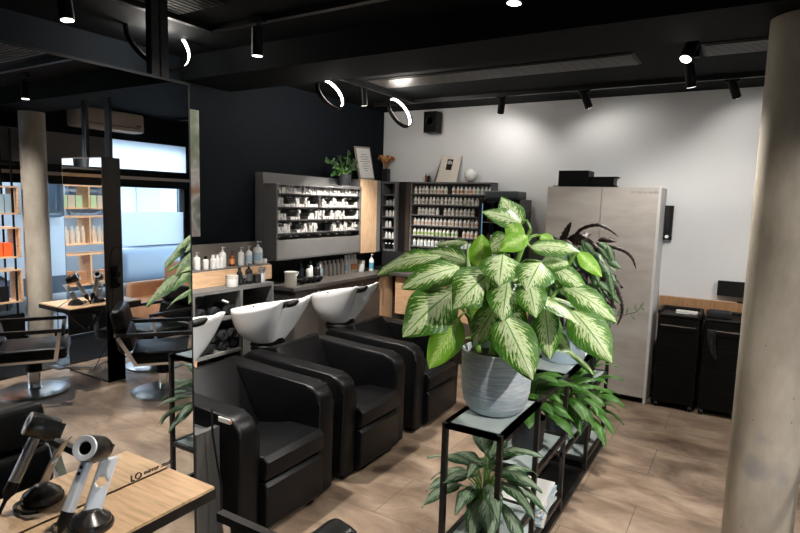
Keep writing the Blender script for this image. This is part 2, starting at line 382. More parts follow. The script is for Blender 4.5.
# ---------------------------------------------------------------- columns
def column(x, y, r, z1, label):
    o = MB().lathe([(r, 0), (r, z1)], (x, y, 0), 48).build('concrete_column', 'concrete', None, True); return tag(o, label, 'column')
column(.170, 3.12, .145, 2.55, 'round raw concrete column at the right edge, before the black trolleys')
column(3.12, 3.24, .125, 2.55, 'concrete column by the shop window, seen only in the tall mirror')

# ---------------------------------------------------------------- ceiling lamps
def beam_lamp(par, loc, d, watts, ang=75, blend=.6, col=(1, .95, .88), rad=.03):
    ld = bpy.data.lights.new('spot_beam', 'SPOT'); ld.energy = watts; ld.spot_size = R(ang); ld.spot_blend = blend; ld.color = col; ld.shadow_soft_size = rad
    o = bpy.data.objects.new('spot_beam', ld); C.objects.link(o); o.parent = par
    q = Vector(d).to_track_quat('-Z', 'Y').to_matrix().to_4x4()
    o.matrix_basis = wm(par).inverted() @ (Matrix.Translation(loc) @ q)
def spot(x, y, z, d, label, watts=0, L=.15, r=.032, lens='spotled', ang=75):
    # x, y, z: centre of the lit end; d: pointing direction
    d = Vector(d).normalized(); e = Vector((x, y, z)); back = e - d*L
    t = thing('track_spotlight', label, 'spotlight', (x, y, CZ), 0, 'track spotlights on the ceiling')
    MB().lathe([(r, 0), (r, L), (r*.6, L+.004), (0, L+.004)], e, 24, -d).build('lamp_housing', 'black', t, True)
    MB().lathe([(r*.86, .002), (0, .002)], e, 20, d, cap=False).build('lens', lens, t)
    mid = e - d*L*.8
    MB().tube([mid, (mid.x, mid.y, CZ-.035)], .008).box(mid.x-.05, mid.x+.05, mid.y-.018, mid.y+.018, CZ-.045, CZ-.001).build('mount', 'black', t)
    if watts: beam_lamp(t, e + d*.02, d, watts, ang)
    return t
DW = (0, 0, -1)
spot(-2.77, 1.53, 2.50, (.12, .05, -1), 'lit spotlight above the tall mirror, at the top left', 85, ang=95)
spot(-2.43, 2.40, 2.50, (-.05, .04, -1), 'black cylinder spotlight hanging straight down before the ceiling beam', 150, ang=95)
spot(-.856, 2.24, 2.50, (-.05, -.05, -1), 'lit spotlight at the top edge above the big variegated plant', 14, ang=80)
spot(-.34, 3.45, 2.50, (-.25, -.55, -1), 'brightly lit spotlight just behind the beam near the concrete column', 95, ang=110)
spot(-.37, 4.23, 2.50, (.12, .35, -1), 'spotlight below the brightly lit one, aimed at the white wall', 45, lens='dimled', ang=140)
spot(-2.03, 5.10, 2.555, (-.35, .65, -1), 'black spotlight over the bottle rack, leaning left towards the white wall', 7, ang=150)
spot(-1.23, 5.12, 2.56, (.30, .65, -1), 'black spotlight above the pale cabinet, tilted right on the wall track', 4, ang=150)
spot(-.13, 5.14, 2.57, (.35, .6, -1), 'black spotlight beside the column, rightmost on the wall track', 3, ang=150)
spot(-2.98, 4.24, 2.545, (.0, .16, -1), 'black cylinder spotlight hanging between the two small ring lamps', 135, lens='dimled', ang=95)
# spotlights added to light the table, plants, chairs, column, shelving and rear aisle
spot(-1.15, 1.15, 2.50, (-.45, .05, -1), 'added unseen spotlight over the styling table beside the tall mirror', 50, ang=80)
spot(.95, 1.55, 2.50, (-.75, .28, -1), 'added unseen spotlight in the aisle right of the plant rack, aimed at the plants', 135, ang=70)
spot(1.9, 2.6, 2.50, (0, 0, -1), 'added spotlight above the reflected styling chairs', 110, ang=110)
spot(.70, 1.75, 2.50, (-.42, .80, -1), 'added unseen spotlight aimed at the concrete column from the aisle', 40, ang=60)
spot(2.2, 1.7, 2.50, (.45, .45, -1), 'added unseen spotlight aimed at the window shelving', 130, ang=100)
spot(1.0, 4.2, 2.50, (-.1, .2, -1), 'added unseen spotlight over the aisle behind the concrete column', 50, ang=110)
def track(pts, label):
    m = MB()
    for a, b2 in zip(pts, pts[1:]): m.bar((*a, CZ-.018), (*b2, CZ-.018), .036, .034)
    tag(m.build('light_track', 'blackmetal'), label, 'light track')
track([(-3.4, 5.03), (3.0, 5.0)], 'black light track running along the white wall ceiling')
track([(-2.93, 5.0), (-2.93, 3.32)], 'black light track with ring lamps between beam and wall track')
track([(-2.84, -1.5), (-2.84, 2.43), (-2.0, 2.43), (2.6, 2.43)], 'black light track in front of the ceiling beam')
def ring(cx, cy, cz, r, n, label):
    n = Vector(n).normalized(); c = Vector((cx, cy, cz)); a = n.orthogonal().normalized(); b2 = n.cross(a)
    t = thing('ring_lamp', label, 'ring lamp', (cx, cy, CZ), 0, 'ring lamps hung from the track')
    def band(r0, r1, w):
        m = MB(); K = 56; g = []
        for k in range(K):
            ang = 2*PI*k/K; e = a*math.cos(ang)+b2*math.sin(ang)
            g.append([m.b.verts.new(c + e*rr + n*ww) for rr, ww in ((r0, -w), (r1, -w), (r1, w), (r0, w))])
        for k in range(K):
            p, q = g[k], g[(k+1) % K]
            for i in range(4): m.b.faces.new((p[i], q[i], q[(i+1) % 4], p[(i+1) % 4]))
        return m
    band(r-.009, r+.004, .017).build('ring_housing', 'black', t, True)
    band(r-.0108, r-.0092, .011).build('light_strip', 'led', t, True)
    top = max((a*math.cos(k/30*PI)+b2*math.sin(k/30*PI) for k in range(60)), key=lambda v: v.z)*r + c
    MB().tube([top, (top.x, top.y, CZ)], .0035).build('hanger', 'black', t)
    l = bpy.data.lights.new('ring_glow', 'POINT'); l.energy = 8; l.shadow_soft_size = .1; l.color = (1, .93, .84)
    o = bpy.data.objects.new('ring_glow', l); C.objects.link(o); o.parent = t; o.location = (0, 0, cz-CZ)
    return t
nr = rt*.72 + up*.40 - fw*.57
# lamp centres
for (px, py, Y, r, lb) in ((330.5, 94, 3.75, .140, 'ring lamp left of the hanging cylinder spotlight, partly behind the beam'),
                           (399.5, 112.5, 4.5, .150, 'ring lamp beside the corner of the white wall'),
                           (159, 41, 2.35, .21, 'large ring lamp behind the mirror post, at the top left')):
    p = at(px, py, 'y', Y); ring(p.x, p.y, p.z, r, nr, lb)
def grille(x0, x1, y0, y1, ns, along, label):
    t = thing('air_grille', label, 'air grille', ((x0+x1)/2, (y0+y1)/2, CZ))
    MB().box(x0-.02, x1+.02, y0-.02, y1+.02, CZ-.006, CZ).build('grille_frame', 'black', t)
    m = MB()
    for k in range(ns):
        if along == 'x':
            y = y0 + (k+.5)*(y1-y0)/ns; m.box(x0, x1, y-.008, y+.008, CZ-.014, CZ-.006)
        else:
            x = x0 + (k+.5)*(x1-x0)/ns; m.box(x-.008, x+.008, y0, y1, CZ-.014, CZ-.006)
    m.build('slat', 'grillel', t)
grille(-2.82, -.73, 4.08, 4.38, 9, 'x', 'long slotted air grille in the ceiling before the white wall')
grille(-.30, 1.2, 4.05, 4.33, 9, 'x', 'slotted air grille in the ceiling beside the top of the concrete column')
grille(-2.80, -2.45, .6, 2.16, 9, 'y', 'slotted air grille in the ceiling at the top left')
grille(.9, 2.6, 1.95, 2.3, 9, 'x', 'slotted air grille reflected at the top of the mirror')
# loudspeaker
sp = thing('loudspeaker', 'small black loudspeaker at the top of the white wall', 'loudspeaker', (-2.96, 5.5, 2.44))
MB().box(-3.03, -2.88, 5.42, 5.56, 2.45, 2.67, .006).build('cabinet', 'black', sp)
MB().lathe([(.05, 0), (.045, .004), (.03, -.004), (0, -.001)], (-2.955, 5.42, 2.57), 20, (0, -1, 0)).build('speaker_cone', 'rubber', sp)
MB().box(-3.03+.06, -2.97, 5.54, 5.6, 2.5, 2.6).build('wall_bracket', 'black', sp)
# air conditioner seen in the mirror
ac = thing('air_conditioner', 'beige wall air conditioner above the shop window, seen in the mirror', 'air conditioner', (3.3, 4.15, 2.48))
MB().box(3.17, 3.4, 3.75, 4.62, 2.48, 2.715, .03).build('casing', 'aircon', ac, True)
MB().box(3.160, 3.172, 3.80, 4.55, 2.53, 2.537).build('louvre', 'black', ac)
MB().box(3.155, 3.172, 4.5, 4.56, 2.55, 2.57).build('display', 'grey', ac)

# ---------------------------------------------------------------- mirror stations
def station(label, table_label, cx, cy, rz, wid, ztop, pm='nickpan'):
    # local: end face at x=0, panel runs along -x... panel thickness along y centred 0, mirrors face -y and +y
    t = thing('mirror_station', label, 'mirror station', (cx, cy, 0), rz)
    T = .085
    MB().box(0, wid, -T+.006, T-.006, 0, .66).box(0, .005, -T, T, 0, ztop).box(wid-.005, wid, -T, T, 0, ztop).box(0, wid, -T, T, ztop-.008, ztop).build('station_panel', pm, t, world=False)
    for s in (-1, 1):
        a, b2 = sorted((s*(T-.007), s*(T-.001)))
        MB().box(.005, wid-.005, a, b2, .02, ztop-.008).build('mirror_glass', 'mirror', t, world=False)
    for x in (.070, wid-.20):
        MB().box(x, x+.03, .035, .065, ztop, CZ).box(x+.037, x+.067, .035, .065, ztop, CZ).build('ceiling_post', 'blackmetal', t, world=False)
    for s in (-1, 1):
        lt = thing('table_ledge', '', ''); lt.parent = t
        for k in ('label', 'category'): del lt[k]
        y0, y1 = sorted((s*T, s*(T+.255)))
        MB().box(.115, wid+.0, y0, y1-.004 if s > 0 else y1, .655, .690).build('table_frame', 'rackmetal', lt, world=False)
        MB().box(.120, wid-.005, y0+.005, y1-.005, .690, .700).build('wooden_top', 'oaky', lt, world=False)
        MB().bar((.30, s*T, .655), (.30, s*(T+.20), .655), .03).bar((.30, s*T, .45), (.30, s*(T+.2), .65), .02).build('table_bracket', 'rackmetal', lt, world=False)
    # foot rest
    for s in (-1, 1):
        fr = MB().bar((.25, s*T, .10), (.25, s*(T+.3), .17), .03, .015).bar((wid-.35, s*T, .10), (wid-.35, s*(T+.3), .17), .03, .015).bar((.2, s*(T+.3), .17), (wid-.3, s*(T+.3), .17), .045, .02)
        fr.build('footrest', 'steel', t, world=False)
    return t
M['nickpan'] = plain('dark_bronze_panel', (.045, .038, .033), .42, .2, var=.15, vs=6)
# first: mirror plane x = MX, end at y = 1.395, running to -y  (local x -> -Y world, local -y side faces +X)
st1 = station('tall double-sided mirror station at the left, nearest the camera', '', MX-.085, 1.395, R(-90), 1.45, 2.105, 'blackmetal')
# local (x,y) -> world: x-> -Y ; y -> +X
st2 = station('second mirror station with dark bronze end panel, seen only in the tall mirror', '', 1.30, 2.985, 0, .63, 2.02)
# socket and cord on the second station's end panel
so = thing('wall_socket', 'black socket holder with plug on the reflected station end panel', 'socket', (1.295, 2.985, .95))
MB().box(1.275, 1.30, 2.955, 3.015, .86, 1.06, .008).build('socket_plate', 'rubber', so)
MB().lathe([(.03, 0), (.028, .03), (0, .03)], (1.275, 2.985, .99), 16, (-1, 0, 0)).lathe([(.025, 0), (.02, .04), (0, .04)], (1.275, 2.985, .91), 16, (-1, 0, -.4)).build('plug', 'black', so, True)
pts = []
for k in range(41):
    a = k/40; pts.append((1.265-.01*math.sin(a*PI), 2.985+.075*math.sin(a*PI*2)*1.0 - .03*math.sin(a*PI), .98+.26*math.sin(a*PI*1.0)**.6*(1 if a < .5 else 1)-(a > .5)*(a-.5)*2*.75))
tag(MB().tube(pts, .0035, 6).build('power_cord', 'rubber', None, True), 'thin black cord looping down the reflected bronze end panel', 'cord')
tx = text('etched_logo', 'LO', .034, 'rackmetal', st1, Vector((MX+.0012, 1.125, .706)), Matrix.Rotation(R(90), 4, 'Z') @ Matrix.Rotation(R(90), 4, 'X'), .0004)
text('etched_lettering', 'mirror .studio', .022, 'rackmetal', st1, Vector((MX+.0012, 1.178, .712)), Matrix.Rotation(R(90), 4, 'Z') @ Matrix.Rotation(R(90), 4, 'X'), .0004)
tx['label'] = 'black etched letters'

# ---------------------------------------------------------------- hair dryers on stands
def dryer(px, py, pz, turn, lbl, slbl):
    Rz = Matrix.Rotation(turn, 3, 'Z'); O = Vector((px, py, pz))
    def W(v): return O + Rz @ Vector(v)
    a = Vector((-.40, .84, -.45)).normalized(); h = Vector((.0, -.36, -.90)); h = (h - a*h.dot(a)).normalized()
    hc = Vector((.022, -.022, .262))                        # centre of the ring face
    t = thing('hair_dryer', lbl, 'hair dryer', O)
    aw, hw = Rz @ a, Rz @ h
    MB().lathe([(.019, .09), (.019, .004), (.022, 0), (.036, -.002), (.0385, .003), (.0385, .072), (.034, .088), (.019, .09)], W(hc), 32, aw, cap=False).build('dryer_head', 'nickel', t, True)
    MB().lathe([(.0185, .001), (.021, -.003), (.035, -.005), (.037, 0)], W(hc), 32, aw, cap=False).build('intake_ring', 'silver', t, True)
    s0 = W(hc + a*.036 + h*.036)
    MB().lathe([(.0165, 0), (.0175, .12), (.0175, .145)], s0, 24, hw).build('handle', 'silver', t, True)
    MB().lathe([(.018, .14), (.0185, .175), (.012, .185), (.006, .20), (.0055, .26)], s0, 24, hw).build('cord_sleeve', 'rubber', t, True)
    bt = MB()
    for k in (.018, .036):
        bt.lathe([(.005, 0), (.005, .003), (0, .003)], s0 + hw*k - aw*.0172, 12, -aw)
    bt.build('button', 'nickel', t)
    s = thing('dryer_stand', slbl, 'stand', O)
    MB().lathe([(.062, 0), (.064, .008), (.062, .014)], O, 36).lathe([(.058, .014), (.056, .026), (.024, .052), (.018, .055), (0, .055)], O, 36).build('stand_base', 'nickel', s, True)
    b0 = Vector((0, .012, .05)); e = hc + a*.098
    arm = MB(); sd = Vector((.49, .87, 0))
    pp = [W(Vector((0, 0, .03))), W(b0+Vector((0, .01, .05))), W(e - Vector((0, -.012, .03)) + a*.01)]
    def f(u, v):
        c = pp[0]*(1-v)**2 + pp[1]*2*v*(1-v) + pp[2]*v*v
        return c + (Rz @ sd)*(u-.5)*.052
    arm.grid(f, 8, 24); bmesh.ops.delete(arm.b, geom=[q_ for q_ in arm.b.faces if (q_.calc_center_median()-f(.5, .62)).length < .0155], context='FACES'); ao = arm.build('stand_arm', 'silver', s, True); md = ao.modifiers.new('t', 'SOLIDIFY'); md.thickness = .004
    x = aw.orthogonal().normalized(); 
    MB().lathe([(.034, .092), (.034, .102), (0, .102)], W(hc), 4, aw).build('magnet_plate', 'nickel', s)
    loop = [W((math.cos(k/12*PI)*.05-.03, -.055-math.sin(k/12*PI)*.035, .012)) for k in range(13)]
    MB().tube(loop, .006, 8).build('cord_loop', 'nickel', s, True)
    return t
dryer(-1.612, .905, .70, 0, 'silver-handled hair dryer on the wooden table at the lower left', 'round dark stand holding the nearest hair dryer')
dr2 = dryer(1.60, 2.80, .70, R(-160), 'silver-handled hair dryer on the reflected table in the mirror', 'round dark dryer stand on the reflected table')
p0 = Vector((1.60, 2.74, .75))
o = MB().tube([p0, (1.58, 2.63, .70), (1.57, 2.62, .45), (1.60, 2.60, .2), (1.50, 2.70, .14), (1.35, 2.80, .14), (1.27, 2.90, .4), (1.262, 2.95, .86)], .0035, 6).build('cord', 'rubber', dr2, True)

# ---------------------------------------------------------------- styling chairs
def salon_chair(loc, rz, label, lift=0):
    # local: faces +y
    t = thing('styling_chair', label, 'styling chair', loc, rz, 'chrome-based styling chairs')
    MB().box(-.25, .25, -.24, .27, .40+lift, .50+lift, .03, 3).build('seat', 'leather', t, True, False)
    q = Matrix.Translation((0, -.27, .50+lift)) @ Matrix.Rotation(R(12), 4, 'X')
    MB().box(-.25, .25, -.055, .055, 0, .17, .03, 3, q).box(-.25, .25, -.055, .055, .175, .36, .035, 3, q).build('backrest', 'leather', t, True, False)
    for s in (-1, 1):
        x = s*.285
        ar = MB().bar((x, -.34, .655+lift), (x, .24, .655+lift), .03, .03).build('armrest', 'rackmetal', t, world=False)
        MB().bar((x, .225, .645+lift), (x, .19, .41+lift), .03, .03).bar((x, -.33, .645+lift), (x, -.20, .41+lift), .035, .03).bar((x, .20, .41+lift), (x, -.22, .41+lift), .028, .02).build('arm_frame', 'chrome', t, world=False)
    MB().bar((-.285, -.345, .66+lift), (.285, -.345, .66+lift), .03, .03).build('back_rail', 'chrome', t, world=False)
    MB().lathe([(.05, .02), (.05, .26+lift)], n=24).build('pump_column', 'chrome', t, True, False)
    MB().lathe([(.065, .26+lift), (.065, .40+lift)], n=20).box(-.15, .15, -.15, .15, .385+lift, .40+lift).build('seat_mount', 'black', t, True, False)
    MB().lathe([(.27, 0), (.27, .012), (.25, .018), (.06, .028), (.05, .04), (0, .04)], n=48).build('base_plate', 'steel', t, True, False)
    MB().bar((.05, 0, .30+lift), (.26, .05, .27+lift), .02, .012).build('pump_lever', 'chrome', t, world=False)
    return t
c0 = salon_chair((-1.245, 1.0, 0), R(90), 'black leather styling chair at the bottom edge before the wooden table', -.06)
c1 = salon_chair((1.60, 2.42, 0), R(32), 'reflected styling chair on the left, before the second mirror station', -.08)
for loc, rz, lb in (
                    ((.72, 3.06, 0), R(38), 'reflected black styling chair with chrome bar across its back'),
                    ((1.48, 3.50, 0), R(180), 'reflected styling chair behind the bronze end panel'),
                    ((1.45, 4.45, 0), R(100), 'farthest reflected styling chair, nearest the white window panel')):
    dup(c1, loc, rz, lb)
# tan armchair near the window (mirror)
ta = thing('lounge_armchair', 'tan leather lounge chair by the window, seen in the mirror', 'armchair', (2.75, 4.5, 0))
MB().box(2.45, 3.05, 4.25, 4.8, .15, .42, .05, 3).build('seat', 'tan', ta, True)
MB().box(2.45, 3.05, 4.75, 4.93, .3, .85, .06, 3).box(2.40, 2.52, 4.25, 4.9, .15, .6, .04, 3).box(3.0, 3.12, 4.25, 4.9, .15, .6, .04, 3).build('backrest', 'tan', ta, True)
for x in (2.48, 3.02):
    for y in (4.3, 4.85): MB().tube([(x, y, 0), (x, y, .16)], .015).build('leg', 'black', ta)

# ---------------------------------------------------------------- backwash chairs
def wash_chair(loc, label):
    # local: faces +x, origin on floor at seat centre line; arms y +-.31..+-.37 ; front of seat x=0
    t = thing('backwash_chair', label, 'backwash chair', loc, 0, 'black backwash chairs')
    def prof(pts, y0, y1, name, mat, bev):
        m = MB().prism([(x, y0, z) for x, z in pts], (0, y1-y0, 0))
        es = [e for e in m.b.edges if abs(e.verts[0].co.y-e.verts[1].co.y) < 1e-5]
        bmesh.ops.bevel(m.b, geom=es, offset=bev, segments=3, profile=.5, affect='EDGES')
        return m.build(name, mat, t, True, False)
    for s in (-1, 1):
        y0, y1 = sorted((s*.230, s*.362))
        pts = [(-.86, .03), (-.045, .03), (-.045, .55)]
        for k in range(1, 8):
            a = k/8*PI/2; pts.append((-.145+.10*math.cos(a), .55+.10*math.sin(a)))
        pts += [(-.145, .65), (-.84, .685), (-.90, .65), (-.90, .06)]
        prof(pts, y0, y1, 'armrest', 'leather', .022)
    prof([(-.70, .27), (-.02, .30), (0, .32), (0, .40), (-.03, .425), (-.25, .42), (-.55, .33), (-.70, .33)], -.226, .226, 'seat', 'leather', .014)
    prof([(-.60, .03), (-.03, .03), (-.005, .06), (-.005, .27), (-.03, .29), (-.60, .27)], -.222, .222, 'leg_rest', 'leather', .014)
    prof([(-.49, .33), (-.53, .28), (-.66, .30), (-.79, .66), (-.78, .70), (-.715, .71)], -.226, .226, 'backrest', 'leather', .02)
    MB().box(-.20, -.175, .364, .45, .03, .60).build('side_panel', 'washgrey', t, world=False)
    MB().box(-.95, -.20, .364, .45, .03, .57).build('frame_body', 'washdark', t, world=False)
    MB().box(-1.10, -.90, -.22, .30, .0, .45, .01).box(-1.08, -.93, -.10, .16, .45, .62, .01).build('basin_pedestal', 'washdark', t, world=False)
    MB().lathe([(.115, .60), (.13, .61), (.12, .625), (.132, .64), (.12, .655), (.12, .70), (0, .70)], (-1.01, .0, 0), 28).build('basin_collar', 'rubber', t, True, False)
    # basin: shell with neck notch at the front and two rising wings
    RP = [(-.835, 0, .945), (-.805, .065, .955), (-.735, .140, 1.012), (-.775, .205, .995), (-.94, .265, .950), (-1.11, .252, .918), (-1.21, .158, .902), (-1.24, 0, .897)]
    RA = [0, .12, .21, .32, .50, .70, .85, 1]
    def rim(a):                                        # a: angle, 0 = front (+x)
        af = abs((a+PI) % (2*PI) - PI)/PI; sg = 1 if ((a+PI) % (2*PI) - PI) >= 0 else -1
        i = max(k for k in range(7) if RA[k] <= af+1e-9); f_ = (af-RA[i])/(RA[i+1]-RA[i]); g = lambda k: Vector(RP[k]) if 0 <= k < 8 else Vector((RP[1][0], -RP[1][1], RP[1][2])) if k < 0 else Vector((RP[6][0], -RP[6][1], RP[6][2]))
        p0_, p1_, p2_, p3_ = g(i-1), g(i), g(i+1), g(i+2)
        q_ = .5*((2*p1_)+(p2_-p0_)*f_+(2*p0_-5*p1_+4*p2_-p3_)*f_**2+(3*p1_-p0_-3*p2_+p3_)*f_**3)
        return Vector((q_.x, q_.y*sg, q_.z))
    def outer(u, v):
        a = u*2*PI; rp = rim(a); b0 = Vector((-1.01+.11*math.cos(a), .11*math.sin(a), .66)); kf = .5+.5*math.cos(a)
        w = v; mid = Vector((b0.x + (rp.x-b0.x)*(1.0-.62*kf), b0.y+(rp.y-b0.y)*(.95-.35*kf), .67+(rp.z-.67)*(.12+.30*kf)))
        return b0*(1-w)**2 + mid*2*w*(1-w) + rp*w*w
    def inner(u, v):
        a = u*2*PI; rp = rim(a); rc = Vector((-1.01, 0, rp.z)); q = rp + (rc-rp).normalized()*.016
        b0 = Vector((-1.03+.04*math.cos(a), .04*math.sin(a), .715)); mid = Vector((b0.x+(q.x-b0.x)*.75, b0.y+(q.y-b0.y)*.9, .72+(q.z-.72)*.25))
        w = 1-v; return b0*(1-w)**2 + mid*2*w*(1-w) + q*w*w
    m = MB(); go = m.grid(outer, 56, 10, True); gi = m.grid(inner, 56, 10, True)
    for k in range(56): m.b.faces.new((go[-1][k], go[-1][(k+1) % 56], gi[0][(k+1) % 56], gi[0][k]))
    m.b.faces.new(gi[-1]); m.b.faces.new(go[0][::-1]); m.build('basin', 'ceramic', t, 'all', False)
    m = MB(); pts = []
    for k in range(13):
        a = (k/12-.5)*.95; p = rim(a); pts.append((p.x-.012, p.y*.92, p.z+.004))
    m.tube(pts, [.008]+[.024]*11+[.008], 10).build('neck_rest', 'rubber', t, True, False)
    MB().tube([(-1.17, -.02, .74), (-1.17, -.02, .88), (-1.14, -.02, .90), (-1.10, -.02, .88)], .010).build('tap', 'chrome', t, True, False)
    return t
w1 = wash_chair((-1.91, 2.175, 0), 'nearest black backwash chair, beside the tall mirror')
dup(w1, (-1.91, 2.99, 0), 0, 'middle black backwash chair of the row of three')
dup(w1, (-1.905, 3.86, 0), 0, 'farthest black backwash chair, behind the drooping plant leaves')
MB().box(-.21, -.18, -.50, -.364, .03, .60).box(-.95, -.21, -.45, -.364, .03, .57).build('end_panel', 'washdark', w1, world=False)
# tagged hose clip beside the first chair
hk = thing('tagged_cable', 'thin black cable with a small clear orange-dotted tag by the mirror edge', 'cable', (-2.02, 1.75, 0))
MB().tube([(-2.05, 1.73, .72), (-2.03, 1.72, .60), (-2.0, 1.74, .35), (-1.98, 1.72, .02)], .005, 6).build('cable', 'rubber', hk, True)
MB().box(-2.035, -1.955, 1.755, 1.760, .655, .680, .002, 1).build('tag', 'wbottle', hk)
MB().box(-1.955, -1.943, 1.752, 1.756, .664, .675).build('orange_dot', 'lorange', hk)

# ---------------------------------------------------------------- generic small goods
def pump_bottle(name, label, group, loc, r, h, mat, cap='wbottle', lab=None):
    t = thing(name, label, 'bottle', loc, 0, group)
    MB().lathe([(r*.92, 0), (r, .004), (r, h*.62), (r*.8, h*.70), (r*.3, h*.75), (r*.3, h*.78)], n=18).build('body', mat, t, True, False)
    MB().lathe([(r*.36, h*.77), (r*.36, h*.83), (r*.12, h*.84), (r*.12, h*.95), (r*.3, h*.96), (r*.3, h), (0, h)], n=12).box(-r*.15, r*.95, -r*.18, r*.18, h*.955, h*.99).build('pump', cap, t, True, False)
    if lab: MB().lathe([(r*1.01, h*.15), (r*1.01, h*.5)], n=18, cap=False).build('label', lab, t, True, False)
    return t
def small_bottle(name, label, group, loc, r, h, mat, cap, lab, cat='bottle'):
    t = thing(name, label, cat, loc, 0, group)
    MB().lathe([(r*.95, 0), (r, .003), (r, h*.68), (r*.55, h*.78), (r*.5, h*.8)], n=14).build('body', mat, t, True, False)
    MB().lathe([(r*.58, h*.79), (r*.55, h), (0, h)], n=12).build('cap', cap, t, True, False)
    if lab: MB().lathe([(r*1.02, h*.16), (r*1.02, h*.48)], n=14, cap=False).build('label', lab, t, True, False)
    return t
def jar(name, label, group, loc, r, h, mat, cap):
    t = thing(name, label, 'jar', loc, 0, group)
    MB().lathe([(r*.95, 0), (r, .004), (r, h*.7)], n=20).build('body', mat, t, True, False)
    MB().lathe([(r*1.04, h*.7), (r*1.04, h), (0, h)], n=20).build('lid', cap, t, True, False)
    return t
def cuboid(name, label, cat, group, x0, x1, y0, y1, z0, z1, mat, bev=.002):
    o = MB().box(x0, x1, y0, y1, z0, z1, bev, 1).build(name, mat); 
    return tag(o, label, cat, group)
rnd = random.Random(7)

# ---------------------------------------------------------------- towel shelf unit left of the counter
FX = -3.22                                     # front plane
su = thing('towel_shelf_unit', 'dark grey open shelf unit holding black towels behind the basins', 'shelf unit', (-3.43, 2.9, 0))
TY0, TY1 = 2.20, 3.36
m = MB().box(-3.65, FX, TY0, TY1, 1.005, 1.03).box(-3.65, FX, TY0, TY1, .04, .065).box(-3.65, -3.63, TY0, TY1, .04, 1.03)
for y in (TY0, 2.565, 3.005, TY1-.022): m.box(-3.65, FX, y, y+.022, .065, 1.005)
m.build('carcass', 'grey', su)
for z in (.30, .54, .80): MB().box(-3.63, FX+.004, 2.587, 3.005, z, z+.022).build('shelf', 'greyl', su)
MB().box(FX-.002, FX+.014, 2.50, 2.585, .04, .80).build('wood_strip', 'oakv', su)
MB().box(FX-.01, FX+.008, 3.027, TY1, .05, .86).build('pale_door', 'washgrey', su)
MB().box(-3.65, FX-.01, TY0, TY1, 0, .04).build('plinth', 'black', su)
for y0, y1, z0, n in ((2.60, 2.99, .822, 5), (2.60, 2.99, .562, 6), (2.60, 2.99, .322, 8), (2.60, 2.99, .065, 6)):
    for row in range(2 if n > 5 else 1):
        for k in range(n//2+1):
            y = y0+.05+(y1-y0-.1)*k/(n//2); z = z0+.042+row*.078; x = FX-.13+rnd.uniform(-.01, .01)
            lvl = {.822: 'top', .562: 'second', .322: 'third', .065: 'bottom'}[z0]
            g = MB(); ph = rnd.random()*6
            prof = [(.002, 0), (.03, .002), (.041, .012), (.042, .09), (.041, .168), (.03, .178), (.002, .18)]
            g.lathe(prof, (x-.06, y, z), 16, (1, rnd.uniform(-.2, .2), 0))
            g.tube([(x+.121, y+r_*math.cos(a_), z+r_*math.sin(a_)) for a_, r_ in ((i*.5+ph, .006+i*.0012) for i in range(26))], .004, 5)
            tag(g.build('rolled_towel', 'towel', None, True), 'rolled black towel on the %s shelf of the grey towel unit' % lvl, 'towel', 'rolled towels on the %s shelf' % lvl)
tag(MB().tube([at(222, 300, 'x', -3.25), at(228, 302.5, 'x', -3.24)], .009, 8).build('hair_brush', 'wbottle', None, True), 'pale brush handle lying on the top towel shelf', 'brush')
# raised oak bottle ledge and taupe panel above the shelf unit
lg = thing('bottle_ledge', 'oak-fronted raised ledge carrying white pump bottles', 'ledge', (-3.55, 2.9, 1.03))
MB().box(-3.40, -3.38, TY0, 3.50, 1.03, 1.145).build('oak_front', 'oak', lg)
MB().box(-3.65, -3.40, TY0, 3.50, 1.145, 1.157).build('ledge_top', 'grey', lg)
tag(MB().box(-3.648, -3.635, TY0, 3.57, 1.157, 1.325).build('taupe_splash_panel', 'beigepan'), 'reflective taupe back panel behind the white pump bottles', 'panel')
G = 'pump bottles on the oak ledge'
LZ = 1.157
for y, r, h, mt, cp, lb, txt in (
    (2.80, .030, .165, 'wbottle', 'wbottle', None, 'white pump bottle on the oak ledge, nearest the mirror edge'),
    (3.045, .033, .20, 'wbottle', 'wbottle', None, 'tall white pump bottle left of the amber bottle'),
    (3.14, .025, .15, 'amber', 'bblack', 'lorange', 'amber pump bottle with a black pump on the oak ledge'),
    (3.235, .030, .185, 'wbottle', 'wbottle', None, 'white pump bottle just right of the amber bottle'),
    (3.32, .032, .19, 'wbottle', 'wbottle', 'lpale', 'white pump bottle with pale blue label on the oak ledge'),
    (3.42, .045, .235, 'wbottle', 'wbottle', 'lpale', 'largest white pump bottle at the right end of the oak ledge')):
    pump_bottle('pump_bottle', txt, G, (-3.46, y, LZ), r*.85, h*.80, mt, cp, lb)
for k, y in enumerate((2.905, 2.96, 3.0 - .005)):
    pass
for y, txt in ((2.895, 'white short jug bottle, second item on the oak ledge'),):
    small_bottle('dark_capped_bottle', 'small bottle with a black stopper on the oak ledge', None, (-3.44, y-.03, LZ), .022, .10, 'wbottle', 'bblack', None)
for k, y in enumerate((2.925, 2.965, 3.005)):
    small_bottle('foam_bottle', 'short round white bottle in the row of three on the oak ledge', 'short white bottles on the oak ledge', (-3.43, y, LZ), .021, .105, 'wbottle', 'wbottle', None)
jar('low_jar', 'low white jar at the right end of the oak ledge', None, (-3.45, 3.485, LZ), .022, .035, 'wbottle', 'wbottle')
jar('cream_jar', 'white cream jar with an orange label on the grey shelf top', None, (-3.29, 2.985, 1.03), .045, .085, 'wbottle', 'beige')
small_bottle('black_tall_bottle', 'slender black pump bottle beside the white cream jar', None, (-3.30, 3.07, 1.03), .022, .14, 'bblack', 'bblack', None)
pump_bottle('black_pump_bottle', 'black pump bottle with grey label on the grey shelf top', None, (-3.30, 3.165, 1.03), .028, .16, 'bblack', 'bblack', 'greyd')
